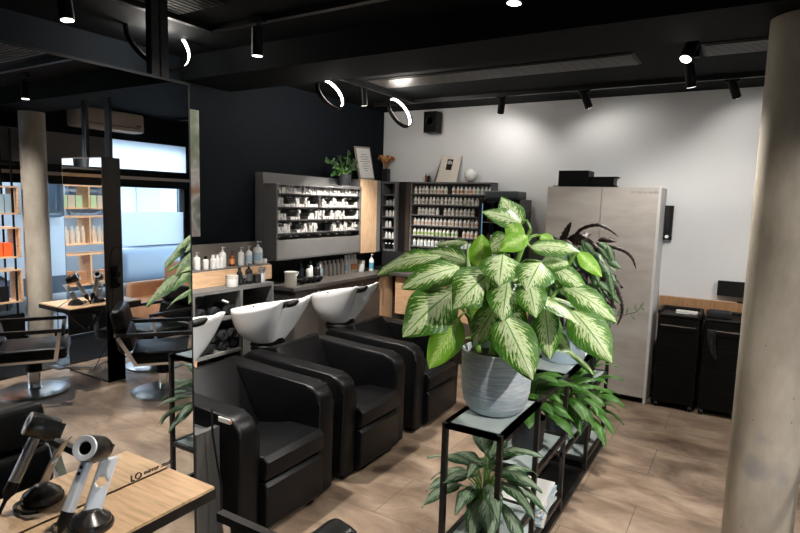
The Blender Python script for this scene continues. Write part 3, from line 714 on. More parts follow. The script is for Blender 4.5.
cuboid('black_tin', 'small dark box with grey label on the grey shelf top', 'box', None, -3.34, -3.27, 3.21, 3.27, 1.03, 1.10, 'bblack')
jar('black_jar', 'black jar with a grey label beside the glass jars', None, (-3.30, 3.115, 1.03), .02, .07, 'bblack', 'grey')
jar('glass_jar', 'left one of two clear jars with steel lids', None, (-3.30, 3.302, 1.03), .026, .105, 'wbottle', 'steel')
jar('glass_jar', 'right one of two clear jars with steel lids', None, (-3.33, 3.368-.03, 1.03), .022, .115, 'wbottle', 'steel').location.y = 3.345

# ---------------------------------------------------------------- counter along the dark wall
ct = thing('counter_cabinet', 'dark base cabinets under the stone worktop along the navy wall', 'cabinet', (-3.43, 4.5, 0))
CYE = 5.58
MB().box(-3.64, FX-.04, 3.64, CYE, .08, .915).build('carcass', 'greyd', ct)
ys = [3.64, 3.98, 4.32, 4.66, 4.97]
for a, b2 in zip(ys, ys[1:]):
    d = MB().box(FX-.04, FX-.022, a+.002, b2-.002, .10, .905).build('door', 'cdoor', ct)
    MB().tube([(FX-.01, b2-.04, .78), (FX-.01, b2-.04, .89)], .005).build('handle', 'chrome', d)
for a, b2, mt in ((4.97, 5.22, 'oakv'), (5.22, 5.57, 'cdoor')):
    d = MB().box(FX-.04, FX-.022, a+.002, b2-.002, .10, .905).build('door', mt, ct)
    MB().tube([(FX-.008, a+.04, .60), (FX-.008, a+.04, .86)], .005).build('handle', 'chrome', d)
MB().box(-3.62, FX-.08, 3.66, CYE, 0, .08).build('plinth', 'black', ct)
tag(MB().box(-3.648, FX, 3.60, 5.598, .915, .95, .003, 1).box(FX+.001, -1.66, 5.10, 5.598, .915, .95, .003, 1).build('stone_worktop', 'counter'), 'dark stone worktop running along the navy wall and white wall', 'worktop')
tag(MB().box(-3.648, -3.636, 3.60, 5.598, .952, 1.150).build('dark_splashback', 'rubber'), 'black splashback between the worktop and the hair colour shelf', 'panel')
fc = thing('floating_cabinet', 'floating oak-fronted cabinet below the bottle rack, behind the plant leaves', 'cabinet', (-2.4, 5.35, .5))
MB().box(-3.16, -1.68, 5.16, 5.59, .50, .91).build('carcass', 'greyd', fc)
xs = [-3.16, -2.80, -2.44, -2.08, -1.68]
for a, b2 in zip(xs, xs[1:]):
    d = MB().box(a+.002, b2-.002, 5.142, 5.16, .505, .905).build('door', 'oak', fc)
    MB().tube([(b2-.04, 5.13, .72), (b2-.04, 5.13, .86)], .005).build('handle', 'chrome', d)
# things on the counter (dark wall side)
jar('beige_canister', 'cream canister at the left end of the stone worktop', None, (-3.33, 3.68, .95), .052, .125, 'beige', 'beige')
G = 'beige tubes on the worktop'
for k in range(6):
    small_bottle('beige_tube', 'beige bottle in the row of six on the stone worktop', G, (-3.50, 4.30+k*.066, .95), .026, .155, 'beige', 'beige', None)
for k, (mt, lb) in enumerate((('lpale', 'pale blue'), ('wbottle', 'white'), ('lorange', 'orange'), ('lorange', 'orange'))):
    o = small_bottle('tall_tube', ['white tall bottle with blue label beside the beige bottles', 'tall white bottle between blue and orange labelled ones', 'tall white bottle with an orange label on the worktop', 'tall white bottle with orange label, right one of the pair'][k], None, (-3.50, 4.70+k*.055, .95), .024, .19, 'wbottle', 'wbottle', mt)
jar('white_tub', 'white tub right of the orange labelled bottles', None, (-3.48, 4.94, .95), .045, .12, 'wbottle', 'beige')
pump_bottle('blue_pump_bottle', 'white pump bottle with blue label on the worktop below the oak wall cabinet', None, (-3.42, 5.06, .95), .026, .185, 'wbottle', 'wbottle', 'lblue')
for k, (y, r, h, mt, cp, txt) in enumerate((
    (3.80, .022, .12, 'bblack', 'bblack', 'slim black bottle next to the cream canister'),
    (3.87, .024, .10, 'bblack', 'lpale', 'small black bottle with a pale blue cap on the worktop'),
    (3.95, .026, .17, 'bblack', 'bblack', 'tall black bottle on the dark worktop behind the canister'),
    (4.02, .025, .15, 'wbottle', 'greyd', 'white bottle with grey cap left of the beige bottles'),
    (4.08, .027, .18, 'wbottle', 'bblack', 'white bottle with black cap left of the beige bottles'),
    (4.15, .03, .16, 'bblack', 'bblack', 'black bottle with black cap near the beige bottles'),
    (4.22, .028, .14, 'lpale', 'wbottle', 'pale blue-grey bottle immediately left of the beige row'))):
    small_bottle('worktop_bottle', txt, 'assorted bottles on the worktop', (-3.45+.03*(k % 2), y, .95), r, h, mt, cp, None)
# black hair clippers / bowls pile
for k in range(4):
    o = MB().lathe([(.02, 0), (.045, .03), (.048, .045), (.044, .045), (.018, .006), (0, .006)], (-3.33, 3.83+k*.075, .95), 18, cap=False).build('tint_bowl', 'rubber', None, True)
    tag(o, 'small black tint bowl on the worktop right of the cream canister', 'bowl', 'black tint bowls on the worktop')
# sink area on the corner: low black tray
tag(MB().box(-3.5, -3.27, 5.18, 5.45, .95, .985, .01).build('black_tray', 'rubber'), 'low black tray in the worktop corner below the small shelf', 'tray')

# ---------------------------------------------------------------- wall panel with hair colour shelf
tag(MB().prism([(-3.648, 3.575, 1.16), (-3.648, 3.575, 1.925), (-3.648, 5.0, 1.915), (-3.648, 5.0, 1.153), (-3.648, 3.575, 1.153)], (.093, 0, 0)).build('grey_wall_panel', 'grey'), 'large grey panel mounted on the navy wall behind the hair colour shelf', 'panel')
SX = -3.41; SY0, SY1 = 3.605, 4.82; SZ0, SZ1 = 1.17, 1.83
sh = thing('hair_colour_shelf', 'grey wall shelf filled with small white hair colour boxes', 'wall shelf', (-3.52, 4.2, SZ0))
m = MB().box(-3.553, SX, SY0-.016, SY0, SZ0, SZ1).box(-3.553, SX, SY1, SY1+.016, SZ0, SZ1).box(-3.553, SX, SY0, SY1, SZ1-.012, SZ1).box(-3.553, -3.545, SY0, SY1, SZ0, SZ1).box(-3.545, SX, SY0, SY1, SZ0, SZ0+.015)
m.build('carcass', 'grey', sh)
MB().box(SX-.012, SX, SY0, SY1, SZ0+.015, 1.345).build('lower_fascia', 'greyl', sh)
shz = [1.748, 1.632, 1.518, 1.402]
for z in shz:
    MB().box(-3.545, SX-.01, SY0, SY1, z-.010, z).build('shelf', 'greyd', sh)
    MB().box(-3.545, SX-.03, SY0, SY1, z-.046, z-.040).build('tube_rail', 'rubber', sh)
MB().box(-3.545, SX-.004, 4.165, 4.175, 1.632, 1.735).build('divider', 'grey', sh)
protos = {}
def boxcopy(key, size, mat, loc, label, group, cat='box', nm='colour_box', lab='bbox'):
    if key not in protos:
        o = thing(nm, label, cat, loc, 0, group); a, b2, c = size
        MB().box(-a/2, a/2, -b2/2, b2/2, 0, c, .001, 1).build('carton', mat, o, world=False)
        protos[key] = o; return o
    o = protos[key]; r = o.copy(); C.objects.link(r); r.location = loc; r['label'] = label; r['group'] = group
    for ch in list(protos[key].children):
        cc = ch.copy(); C.objects.link(cc); cc.parent = r
    return r
names = ['top', 'second', 'third', 'lowest']
gaps = {0: [(3.66, 3.72, 2), (3.84, 3.9, 2), (4.0, 4.04, 2), (4.22, 4.27, 2), (4.42, 4.46, 2), (4.66, 4.72, 2)], 1: [(3.70, 3.86, 1), (3.92, 3.98, 1), (4.03, 4.17, 1), (4.18, 4.24, 0), (4.3, 4.36, 1), (4.64, 4.76, 1)],
        2: [(3.74, 3.80, 0), (3.80, 3.9, 1), (3.91, 3.95, 0), (3.95, 4.02, 0), (4.03, 4.06, 1), (4.25, 4.35, 1), (4.60, 4.78, 1)], 3: [(3.80, 3.85, 0), (3.85, 3.90, 1), (3.90, 3.96, 1), (4.16, 4.38, 0), (4.2, 4.38, 1), (4.45, 4.5, 1), (4.62, 4.70, 1)]}
for ri, z in enumerate(shz):
    y = SY0+.018; k = 0
    while y < SY1-.02:
        lim = 3 if ri in (0, 1) else 3
        n = 3
        for a, b2, c in gaps[ri]:
            if a <= y <= b2: n = min(n, c)
        if n == 3 and rnd.random() < .25: n = 2
        for j in range(n):
            boxcopy('cb', (.10, .0245, .0268), 'wbox', (SX-.07+rnd.uniform(-.010, .004), y, z+j*.0285), 'small white hair colour box on the %s level of the grey wall shelf' % names[ri], 'colour boxes on the %s level' % names[ri])
        y += .0310
        if rnd.random() < .12: y += .012
    for k in range(9):
        yy = SY0+.05+k*.13+rnd.uniform(-.03, .03)
        o = protos.get('tb')
        if o is None:
            o = thing('colour_tube', '', 'tube', (0, 0, 0), 0, 'x')
            MB().lathe([(.008, 0), (.009, .05), (.0045, .053), (.0045, .06), (0, .06)], (-.03, 0, .011), 10, (1, 0, 0)).build('tube_body', 'beige', o, True, False)
            protos['tb'] = o; r = o
        else:
            r = o.copy(); C.objects.link(r)
            for ch in list(protos['tb'].children): cc = ch.copy(); C.objects.link(cc); cc.parent = r
        r.location = (SX-.045, yy, z-.040); r['label'] = 'small tube lying under the %s level of the grey wall shelf' % names[ri]; r['group'] = 'tubes under the %s level' % names[ri]
# oak wall cabinet and corner shelves
oc = thing('oak_wall_cabinet', 'oak-fronted wall cabinet right of the hair colour shelf', 'wall cabinet', (-3.5, 5.0, 1.15))
MB().box(-3.553, SX-.02, 4.84, 5.20, 1.155, 1.925).build('carcass', 'grey', oc)
MB().box(SX-.02, SX, 4.84, 5.125, 1.155, 1.925).build('door', 'oakv', oc)
MB().box(SX-.02, SX, 5.127, 5.20, 1.155, 1.925).build('end_panel', 'greyl', oc)
tag(MB().box(-3.553, -3.41, 4.5, 4.835, 1.832, 1.848).build('grey_shelf_top', 'grey'), 'small grey board behind the green plant above the hair colour shelf', 'board')
cs = thing('corner_shelf', 'narrow grey shelf with bottles between the oak cabinet and dark gap', 'wall shelf', (-3.4, 5.45, 1.15))
CF = 5.38; cx0, cx1 = -3.50, -3.345
m = MB().box(cx0-.018, cx0, CF, 5.6, 1.15, 1.925).box(cx1, cx1+.022, CF, 5.6, 1.15, 1.925).box(cx0, cx1, CF, 5.6, 1.905, 1.925).box(cx0, cx1, CF, 5.6, 1.15, 1.17).box(cx0, cx1, 5.58, 5.6, 1.15, 1.925); m.build('carcass', 'grey', cs)
czs = [1.17+i*.123 for i in range(6)]
for z in czs[1:]: MB().box(cx0, cx1, CF, 5.58, z-.012, z).build('shelf', 'greyl', cs)
for i, z in enumerate(czs):
    nm = ['bottom', 'second', 'third', 'fourth', 'fifth', 'top'][i]
    if i == 5: continue
    for k in range(3 if i != 2 else 2):
        small_bottle('sample_bottle', 'tiny bottle on the %s board of the narrow corner shelf' % nm, 'bottles on the narrow corner shelf, %s board' % nm, (cx0+.035+k*.045, CF+.04, z), .017, .07, 'wbottle' if i != 0 else 'bblack', ['bblack', 'lblue', 'wbottle'][k % 3] if i == 4 else 'wbottle', None)
dg = thing('dark_recess_block', 'solid black block for the dark recess between the corner shelf and bottle rack', 'cabinet', (-3.25, 5.5, 1.15))
MB().box(-3.318, -3.225, 5.43, 5.6, 1.15, 1.925).build('carcass', 'rubber', dg)  # solid black block stands in for the dark recess
MB().box(-3.222, -3.178, 5.42, 5.6, 1.15, 1.925).build('walnut_side', plain('dark_walnut', (.035, .022, .016), .5, var=.3, vs=10), dg)
# bottle rack on the white wall
BX0, BX1, BF = -3.16, -2.235, 5.44
rk = thing('bottle_rack', 'grey wall rack with rows of small product bottles on the white wall', 'wall shelf', (-2.7, 5.5, 1.05))
m = MB().box(BX0-.016, BX0, BF, 5.6, 1.03, 1.925).box(BX1, BX1+.016, BF, 5.6, 1.03, 1.925).box(BX0-.016, BX1+.016, BF, 5.6, 1.91, 1.925).box(BX0, BX1, 5.59, 5.6, 1.03, 1.91)
m.build('carcass', 'grey', rk)
bz = [1.80-.1145*i for i in range(7)]
for z in bz: MB().box(BX0, BX1, BF, 5.59, z-.012, z).build('shelf', 'grey', rk)
rows = ['top', 'second', 'third', 'middle', 'fifth', 'sixth', 'bottom']
labs = [('wbottle', 'wbottle', ['beige', 'lorange', 'beige'], 'white'), ('wbottle', 'wbottle', ['beige', None, 'bbox'], 'white'), ('wbottle', 'wbottle', ['beige', 'bbox', None], 'white'),
        ('wbottle', 'wbottle', ['lpeach', 'beige'], 'white'), ('wbottle', 'wbottle', ['lgreen'], 'green-labelled'), ('wbottle', 'wbottle', ['lpale', None], 'white'), ('lblue', 'wbottle', [None], 'blue')]
bp = {}
for i, z in enumerate(bz):
    bm_, cp, ll, word = labs[i]; x = BX0+.03; k = 0
    while x < BX1-.015:
        gap = rnd.random() < .05
        if gap: x += .045; continue
        lab = ll[k % len(ll)] if i != 0 else (ll[1] if .33 < (x-BX0) < .75 and k % 2 else 'beige')
        if i == 4 and x > BX0+.55: lab = 'lpeach'; 
        wd = word if not (i == 4 and x > BX0+.55) else 'peach-labelled'
        key = (bm_, lab); lbl = 'small %s bottle on the %s shelf of the bottle rack' % (wd, rows[i]); g = '%s bottles on the %s rack shelf' % (wd, rows[i])
        loc = (x, BF+.045+rnd.uniform(-.006, .006), z)
        if key not in bp: bp[key] = small_bottle('product_bottle', lbl, g, loc, .0185, .080, bm_, cp, lab)
        else:
            r = bp[key].copy(); C.objects.link(r); r.location = loc; r['label'] = lbl; r['group'] = g
            for ch in list(bp[key].children): cc = ch.copy(); C.objects.link(cc); cc.parent = r
        x += .043+rnd.uniform(0, .006); k += 1
# things on top of the rack and wall cabinets
TZ = 1.925
cb = thing('leaning_card', 'cream card with a small black-and-white picture leaning on the white wall', 'picture', (-2.78, 5.53, TZ))
q = Matrix.Translation((-2.775, 5.50, TZ+.002)) @ Matrix.Rotation(R(-15), 4, 'X') @ Matrix.Rotation(R(4), 4, 'Y')
MB().box(-.115, .115, 0, .006, 0, .30, 0, 2, q).build('card', plain('cream_card', (.66, .60, .54), .6), cb)
MB().box(-.038, .03, -.002, 0, .135, .255, 0, 2, q).build('picture_print', 'bblack', cb)
MB().lathe([(.026, 0), (.026, .001), (0, .001)], q @ Vector((-.004, -.002, .215)), 20, (0, -1, .2), sx=1.1).build('picture_disc', 'washgrey', cb)
MB().prism([(-2.915, 5.47, TZ), (-2.89, 5.47, TZ), (-2.87, 5.585, TZ+.28), (-2.875, 5.585, TZ+.28)], (.0, .012, 0)).build('card_back', 'grey', cb)
sd = thing('white_sphere', 'glossy white round object on top of the bottle rack', 'ornament', (-2.55, 5.52, TZ))
MB().lathe([(.001, -.07), (.035, -.06), (.06, -.035), (.07, 0), (.06, .035), (.035, .06), (.001, .07)], (-2.50, 5.52, TZ+.075), 28).build('sphere', 'ceramic', sd, True)
MB().lathe([(.03, 0), (.022, .02), (0, .02)], (-2.50, 5.52, TZ), 18).build('foot', 'amber', sd, True)
for k, (x, r, h, mt, txt) in enumerate(((-3.06, .016, .05, 'wbottle', 'short glass bottle left of the cream card'), (-3.02, .014, .10, 'amber', 'slim amber bottle left of the cream card'), (-2.985, .018, .09, 'bblack', 'dark flask immediately left of the cream card'))):
    small_bottle('scent_bottle', txt, None, (x, 5.5, TZ), r, h, mt, 'steel', None)
fr = thing('picture_frame', 'white printed sheet in a pale wood frame leaning on the navy wall', 'picture frame', (-3.58, 5.1, TZ))
q = Matrix.Translation((-3.555, 5.005, TZ+.002)) @ Matrix.Rotation(R(-10), 4, 'Y') @ Matrix.Rotation(R(3), 4, 'X')
MB().box(-.016, 0, 0, .29, 0, .36, .002, 1, q).build('frame', plain('pale_grey_wood', (.33, .29, .25), .6), fr)
MB().box(0, .002, .02, .27, .02, .34, 0, 2, q).build('sheet', 'wbottle', fr)
for k in range(8):
    wdt = [.1, .16, .12, .18, .09, .14, .1, .05][k]
    MB().box(.002, .003, .145-wdt/2, .145+wdt/2, .27-k*.025, .275-k*.025, 0, 2, q).build('printed_line', 'grey', fr)
vs = thing('dried_flower_vase', 'black square vase of dried tan flowers before the white wall', 'vase', (-3.53, 5.47, TZ))
MB().box(-3.56, -3.49, 5.44, 5.51, TZ, TZ+.145, .003, 1).build('vase', 'potblack', vs)
fm, stx = MB(), MB()
for k in range(16):
    a = rnd.uniform(0, 6.28); L = rnd.uniform(.09, .13); top = Vector((-3.525+math.cos(a)*rnd.uniform(.02, .09), 5.475+math.sin(a)*rnd.uniform(.02, .07), TZ+.145+L))
    stx.tube([(-3.525, 5.475, TZ+.13), top], .0025, 5)
    for j in range(3):
        d2 = Vector((math.cos(a+j), math.sin(a+j), rnd.uniform(-.5, .5)))
        fm.lathe([(.002, 0), (.016, .012), (.020, .026), (.009, .036), (0, .038)], top, 8, d2+Vector((0, 0, .6)))
stx.build('stem', 'dried', vs); fm.build('flower_head', 'dried', vs, True)

# zz plant in a black pot above the hair colour shelf
zp = thing('potted_zz_plant', 'dark green plant in a grey pot above the hair colour shelf', 'potted plant', (-3.48, 4.64, 1.85))
MB().lathe([(.058, 0), (.062, .006), (.064, .115), (.058, .115), (.056, .10), (0, .10)], (-3.48, 4.64, 1.85), 28).build('pot', 'potblack', zp, True)
fm, stx = MB(), MB()
for a, L, lean in ((-1.6, .36, 1.5), (-1.8, .26, 1.0), (-1.2, .24, .7), (1.4, .22, 1.2), (.2, .24, .3), (1.7, .27, .9), (-2.0, .20, 1.9)):
    b0 = Vector((-3.48, 4.64, 1.95)); d2 = Vector((math.cos(a)*lean*.35, math.sin(a)*lean, 1)).normalized()
    if a == -1.6 or a == 2.8: d2.z *= 1
    tip = b0+d2*L; ps = [b0+d2*L*k/8 + Vector((0, 0, -.05*lean*(k/8)**2)) for k in range(9)]
    stx.tube(ps, [.006-.0005*k for k in range(9)], 6)
    for k in range(2, 9):
        for s in (-1, 1):
            sdv = d2.cross(Vector((1, 0, .2))).normalized()*s
            rv = Vector((rnd.uniform(-.7, .7), rnd.uniform(-.7, .7), rnd.uniform(-.5, .6)))
            fm.leaf(ps[k], ps[k]+(sdv*.7+d2*.5+rv).normalized()*rnd.uniform(.035, .055), .026, (1, 0, .4), .1, .2, .0, nu=4, nv=6, rnd=rnd)
stx.build('stem', 'stem', zp, True); fm.build('foliage', 'zz', zp, 'all')

# illuminated glass cabinet on the worktop
mc = thing('black_display_cabinet', 'black glass-fronted cabinet with blue lights behind the tallest leaves', 'display cabinet', (-2.0, 5.3, .95))
MX0, MX1, MY0, MY1 = -2.26, -1.84, 5.22, 5.56
MB().box(MX0, MX0+.03, MY0, MY1, .952, 1.755).box(MX1-.03, MX1, MY0, MY1, .952, 1.755).box(MX0+.03, MX1-.03, MY1-.03, MY1, .952, 1.755).box(MX0+.03, MX1-.03, MY0, MY1, 1.72, 1.755).box(MX0+.03, MX1-.03, MY0, MY1, .952, .99).build('carcass', 'bblack', mc)
for z in (1.15, 1.33, 1.52): MB().box(MX0+.03, MX1-.03, MY0+.03, MY1-.03, z, z+.008).build('shelf', 'steel', mc)
MB().box(MX0+.032, MX0+.04, MY0+.004, MY0+.010, 1.0, 1.71).build('light_strip', 'blueled', mc)
for k in range(8):
    for zi, z in enumerate((1.158, 1.338, 1.528)):
        if (k+zi) % 3 == 0: continue
        small_bottle('cabinet_bottle', 'small bottle on the %s shelf inside the black glass cabinet' % ['lower', 'middle', 'upper'][zi], 'bottles in the black cabinet, %s shelf' % ['lower', 'middle', 'upper'][zi], (MX0+.07+k*.045, MY0+.09, z), .017, .08, ['amber', 'lpale', 'wbottle'][k % 3], 'bblack', None)
tag(MB().box(-2.22, -1.88, 5.26, 5.52, 1.757, 1.835, .012).build('dark_lid_box', plain('dark_blue_grey_plastic', (.035, .045, .055), .4)), 'dark slate box lying on top of the black glass cabinet', 'box')

# poster, ledge, tall cabinet, trolleys, dispenser, monitor
tag(MB().box(-3.648, -3.642, 2.60, 2.985, 1.39, 2.355).build('wall_poster', 'poster'), 'portrait poster on the navy wall, mostly hidden by the mirror', 'poster')
tag(MB().box(-.60, 1.6, 5.545, 5.598, .0, .925).build('oak_half_wall', 'ledge'), 'oak panel ledge behind the black trolleys', 'panel')
tc = thing('tall_cabinet', 'tall pale concrete-look cabinet with two doors against the white wall', 'cabinet', (-1.1, 5.4, 0))
KX0, KX1, KY0 = -1.58, -.632, 5.215
MB().box(KX0, KX1-.004, KY0+.02, 5.595, .08, 1.88).build('carcass', 'palecab', tc)
MB().box(KX1-.004, KX1+.016, KY0, 5.595, 0, 1.882).build('side_panel', plain('white_side_panel', (.66, .65, .64), .5), tc)
for a, b2 in ((KX0, -1.098), (-1.094, KX1-.004)): MB().box(a+.001, b2-.001, KY0, KY0+.019, .055, 1.88).build('door', 'palecab', tc)
MB().box(KX0+.02, KX1-.01, KY0+.05, 5.59, 0, .08).build('plinth', 'black', tc)
x_ = text('door_lettering', 'LO mirror.studio', .032, 'grey', tc, Vector((-.86, KY0-.001, 1.83)), Matrix.Rotation(R(90), 4, 'X'), .0005)
bxs = thing('open_black_carton', 'larger black box on top of the tall pale cabinet', 'box', (-1.37, 5.4, 1.883))
MB().box(-1.505, -1.235, 5.28, 5.50, 1.885, 2.03, .003, 1).build('box_body', 'black', bxs)
b2x = thing('black_case', 'smaller black case with flared lid on the tall pale cabinet', 'box', (-1.1, 5.4, 1.883))
MB().prism([(-1.23, 5.30, 1.885), (-1.00, 5.30, 1.885), (-1.02, 5.30, 1.91), (-1.02, 5.30, 1.955), (-.99, 5.30, 1.975), (-1.23, 5.30, 1.975)], (0, .16, 0)).build('case_body', 'black', b2x)
tag(MB().box(-1.54, -.99, 5.24, 5.27, 1.883, 1.89).build('thin_tray', 'black'), 'thin black strip under the boxes on the tall cabinet', 'tray')
ds = thing('wall_dispenser', 'narrow black wall device with a round white button on the white wall', 'wall device', (-.58, 5.58, 1.43))
MB().box(-.616, -.545, 5.555, 5.6, 1.43, 1.735, .003, 1).build('device_body', 'bblack', ds)
MB().lathe([(.016, 0), (.014, .004), (0, .004)], (-.584, 5.555, 1.458), 18, (0, -1, 0)).build('button', 'wbottle', ds)
MB().box(-.598, -.568, 5.551, 5.556, 1.52, 1.69).build('slot', 'nickel', ds)
mo = thing('monitor', 'black monitor standing on the oak ledge beside the column', 'monitor', (-.05, 5.57, .925))
MB().box(-.155, .33, 5.555, 5.585, .975, 1.105, .004, 1).build('screen', 'bblack', mo)
MB().box(.0, .12, 5.55, 5.598, .926, .935).box(.045, .075, 5.572, 5.588, .93, .99).build('stand', 'black', mo)
def trolley(x0, x1, label):
    t = thing('salon_trolley', label, 'trolley', ((x0+x1)/2, 5.4, 0), 0, 'black trolleys before the oak ledge')
    MB().box(x0, x1, 5.23, 5.53, .05, .80, .012).build('trolley_body', 'black', t)
    MB().box(x0-.006, x1+.006, 5.22, 5.54, .80, .822, .01).box(x0-.006, x0+.02, 5.22, 5.54, .81, .85, .008).box(x1-.02, x1+.006, 5.22, 5.54, .81, .85, .008).box(x0, x1, 5.515, 5.54, .81, .85, .008).build('top_tray', 'rubber', t)
    MB().tube([(x0+.03, 5.20, .73), (x1-.03, 5.20, .73)], .006).bar((x0+.03, 5.20, .73), (x0+.03, 5.235, .73), .008).bar((x1-.03, 5.20, .73), (x1-.03, 5.235, .73), .008).build('handle', 'chrome', t, True)
    for z in (.22, .39, .56): MB().box(x0+.012, x1-.012, 5.227, 5.231, z, z+.003).build('drawer_gap', 'rubber', t)
    for x in (x0+.03, x1-.03):
        for y in (5.25, 5.50): MB().lathe([(.022, -.012), (.025, 0), (.022, .012)], (x, y, .025), 16, (1, 0, 0)).box(x-.015, x+.015, y-.015, y+.015, .03, .052).build('castor', 'rubber', t, True)
    return t
trolley(-.565, -.245, 'black salon trolley next to the tall pale cabinet')
trolley(-.215, .105, 'black salon trolley partly behind the concrete column')
tag(MB().box(-.44, -.34, 5.30, 5.38, .823, .845).box(-.36, -.28, 5.33, 5.44, .823, .835).build('white_sachets', 'wbottle'), 'white packets lying on the left black trolley', 'packet')
tag(MB().box(-.20, -.03, 5.26, 5.42, .823, .875, .015).build('grey_cloth_bundle', 'towel'), 'folded dark cloth on the right black trolley', 'cloth')
m = MB()
m.grid(lambda u, v: Vector((-.155+.07*(u-.5)*(1-v*.7)+.05*v*(v-.2), 5.185+.012*math.sin(u*9+v*5), .74-.24*v)), 8, 12)
o = m.build('hanging_cloth', 'towel', None, True); o.modifiers.new('t', 'SOLIDIFY').thickness = .004; tag(o, 'thin dark cloth hanging from the right trolley handle', 'cloth')
# blue tool case beyond the column
p = at(797, 503, 'y', 4.0)
bc = thing('blue_plastic_case', 'light blue plastic case on the floor right of the concrete column', 'case', (.62, 4.0, 0))
MB().box(.43, .75, 3.62, 3.85, .0, .17, .04, 3).build('shell', plain('light_blue_plastic', (.12, .36, .50), .4), bc, True)
MB().tube([(.47, 3.60, .06), (.44, 3.57, .10), (.50, 3.57, .13)], .012).build('handle', 'rubber', bc, True)

# ---------------------------------------------------------------- plant rack
pr = thing('plant_rack', 'long black steel plant rack with frosted glass shelves', 'plant rack', (-.87, 3.0, 0))
XL, XR = -.99, -.75
YS = [2.04, 2.52, 3.02, 3.60, 4.12]; b = .022
for x in (XL, XR):
    for y in YS: MB().bar((x, y, 0), (x, y, .80), b).build('post', 'rackmetal', pr)
m = MB()
for x in (XL, XR): m.bar((x, YS[0], .789), (x, YS[-1], .789), b).bar((x, YS[0], .011), (x, YS[-1], .011), b)
for y in YS: m.bar((XL, y, .789), (XR, y, .789), b).bar((XL, y, .011), (XR, y, .011), b)
m.build('rail', 'rackmetal', pr)
def shelf(y0, y1, z):
    m = MB().bar((XL, y0, z-.011), (XL, y1, z-.011), b).bar((XR, y0, z-.011), (XR, y1, z-.011), b).bar((XL, y0, z-.011), (XR, y0, z-.011), b).bar((XL, y1, z-.011), (XR, y1, z-.011), b)
    m.build('shelf_frame', 'rackmetal', pr)
    MB().box(XL+.011, XR-.011, y0+.011, y1-.011, z-.010, z-.003).build('glass_shelf', 'glass', pr)
for y0, y1, z in ((2.04, 2.52, .80), (2.04, 2.52, .275), (2.52, 3.02, .455), (2.52, 3.02, .11), (3.02, 3.60, .80), (3.02, 3.60, .36), (3.60, 4.12, .55), (3.60, 4.12, .10)): shelf(y0, y1, z)
tag(MB().box(-1.0, -.74, 2.55, 4.1, .0, .004).build('black_floor_mat', 'black'), 'thin black mat under the plant rack', 'mat')

# ---------------------------------------------------------------- plants
def round_pot(t, c, r0_, r1, h, mat, soilz=.85, n=40, flute=0):
    m = MB().lathe([(r0_*.9, 0), (r0_, .008), (r0_+(r1-r0_)*.55, h*.45), (r1, h*.8), (r1, h), (r1-.008, h), (r1-.01, h*soilz)], c, n)
    if flute:
        for k in range(flute):
            a = 2*PI*k/flute; d = Vector((math.cos(a), math.sin(a), 0)); m.bar(Vector(c)+d*(r0_+.0)+Vector((0, 0, .01)), Vector(c)+d*r1+Vector((0, 0, h)), .008)
    m.build('pot', mat, t, True)
    MB().lathe([(r1-.008, h*soilz), (0, h*soilz+.004)], c, 24, cap=False).build('soil', 'soil', t, True)
# big variegated plant
d1 = thing('variegated_dumb_cane', 'large cream and green variegated plant in a pale blue-grey pot, front of rack', 'potted plant', (-.875, 2.28, .8))
PC = Vector((-.88, 2.30, .80))
m = MB().lathe([(.100, 0), (.118, .010), (.138, .045), (.149, .10), (.153, .17), (.153, .272), (.147, .276), (.142, .268), (.140, .24)], PC, 56)
m.build('pot', 'potblue', d1, True); MB().lathe([(.142, .24), (0, .245)], PC, 24, cap=False).build('soil', 'soil', d1)
fm, fy, stx = MB(), MB(), MB(); rl = random.Random(3)
crown = [Vector((-.90, 2.29, 1.05)), Vector((-.87, 2.31, 1.22)), Vector((-.84, 2.34, 1.42)), Vector((-.78, 2.36, 1.60))]
stx.tube(crown, [.018, .017, .014, .008], 8)
crown2 = [Vector((-.82, 2.36, 1.05)), Vector((-.74, 2.38, 1.2)), Vector((-.66, 2.44, 1.36))]; stx.tube(crown2, [.015, .013, .008], 8)
crown3 = [Vector((-.95, 2.27, 1.05)), Vector((-1.0, 2.26, 1.2)), Vector((-1.02, 2.26, 1.33))]; stx.tube(crown3, [.014, .012, .008], 8)
def L(bx, by, bY, tx_, ty, tY, wpx, arch=.10, young=False, n=(0, 0, 0), stem=True, fold=.22, wave=.022, cw=None):
    B_, T_ = at(bx, by, 'y', bY), at(tx_, ty, 'y', tY)
    dep = ((B_+T_)/2-CAM).dot(fw); W_ = wpx/FPX*dep
    mid = (B_+T_)/2; view = (CAM-mid).normalized()
    nn = view*.9+Vector((0, 0, .45))+Vector(n)
    (fy if young else fm).leaf(B_, T_, W_*1.12, nn, arch, fold, wave, .78, 10, 18, rl)
    if stem:
        cands = [p for c in (crown, crown2, crown3) for a_, b_ in zip(c, c[1:]) for p in (a_, (a_+b_)/2, b_)]
        s = min(cands, key=lambda p: (p-B_).length + max(0, p.z-B_.z+.03)*3)
        md_ = (s+B_)/2+Vector((0, 0, .03)); stx.tube([s, s*.25+md_*.5+B_*.25+Vector((0, 0, .01)), md_*.4+B_*.6, B_+(T_-B_)*.02], [.008, .007, .006, .004], 6)
L(453, 291, 2.22, 403, 337, 2.02, 47, .10)
L(461, 267, 2.30, 401, 289, 2.12, 27, .12)
L(442, 257, 2.36, 377, 275, 2.30, 24, .14, n=(0, 0, .4))
L(468, 243, 2.42, 435, 245, 2.50, 11, .05, n=(0, 0, .3))
L(470, 263, 2.38, 424, 252, 2.42, 22, .08)
L(478, 268, 2.30, 482, 234, 2.28, 21, -.02, True, wave=.04)
L(494, 270, 2.22, 453, 309, 2.04, 46, .12)
L(503, 254, 2.22, 499, 286, 2.10, 40, .10)
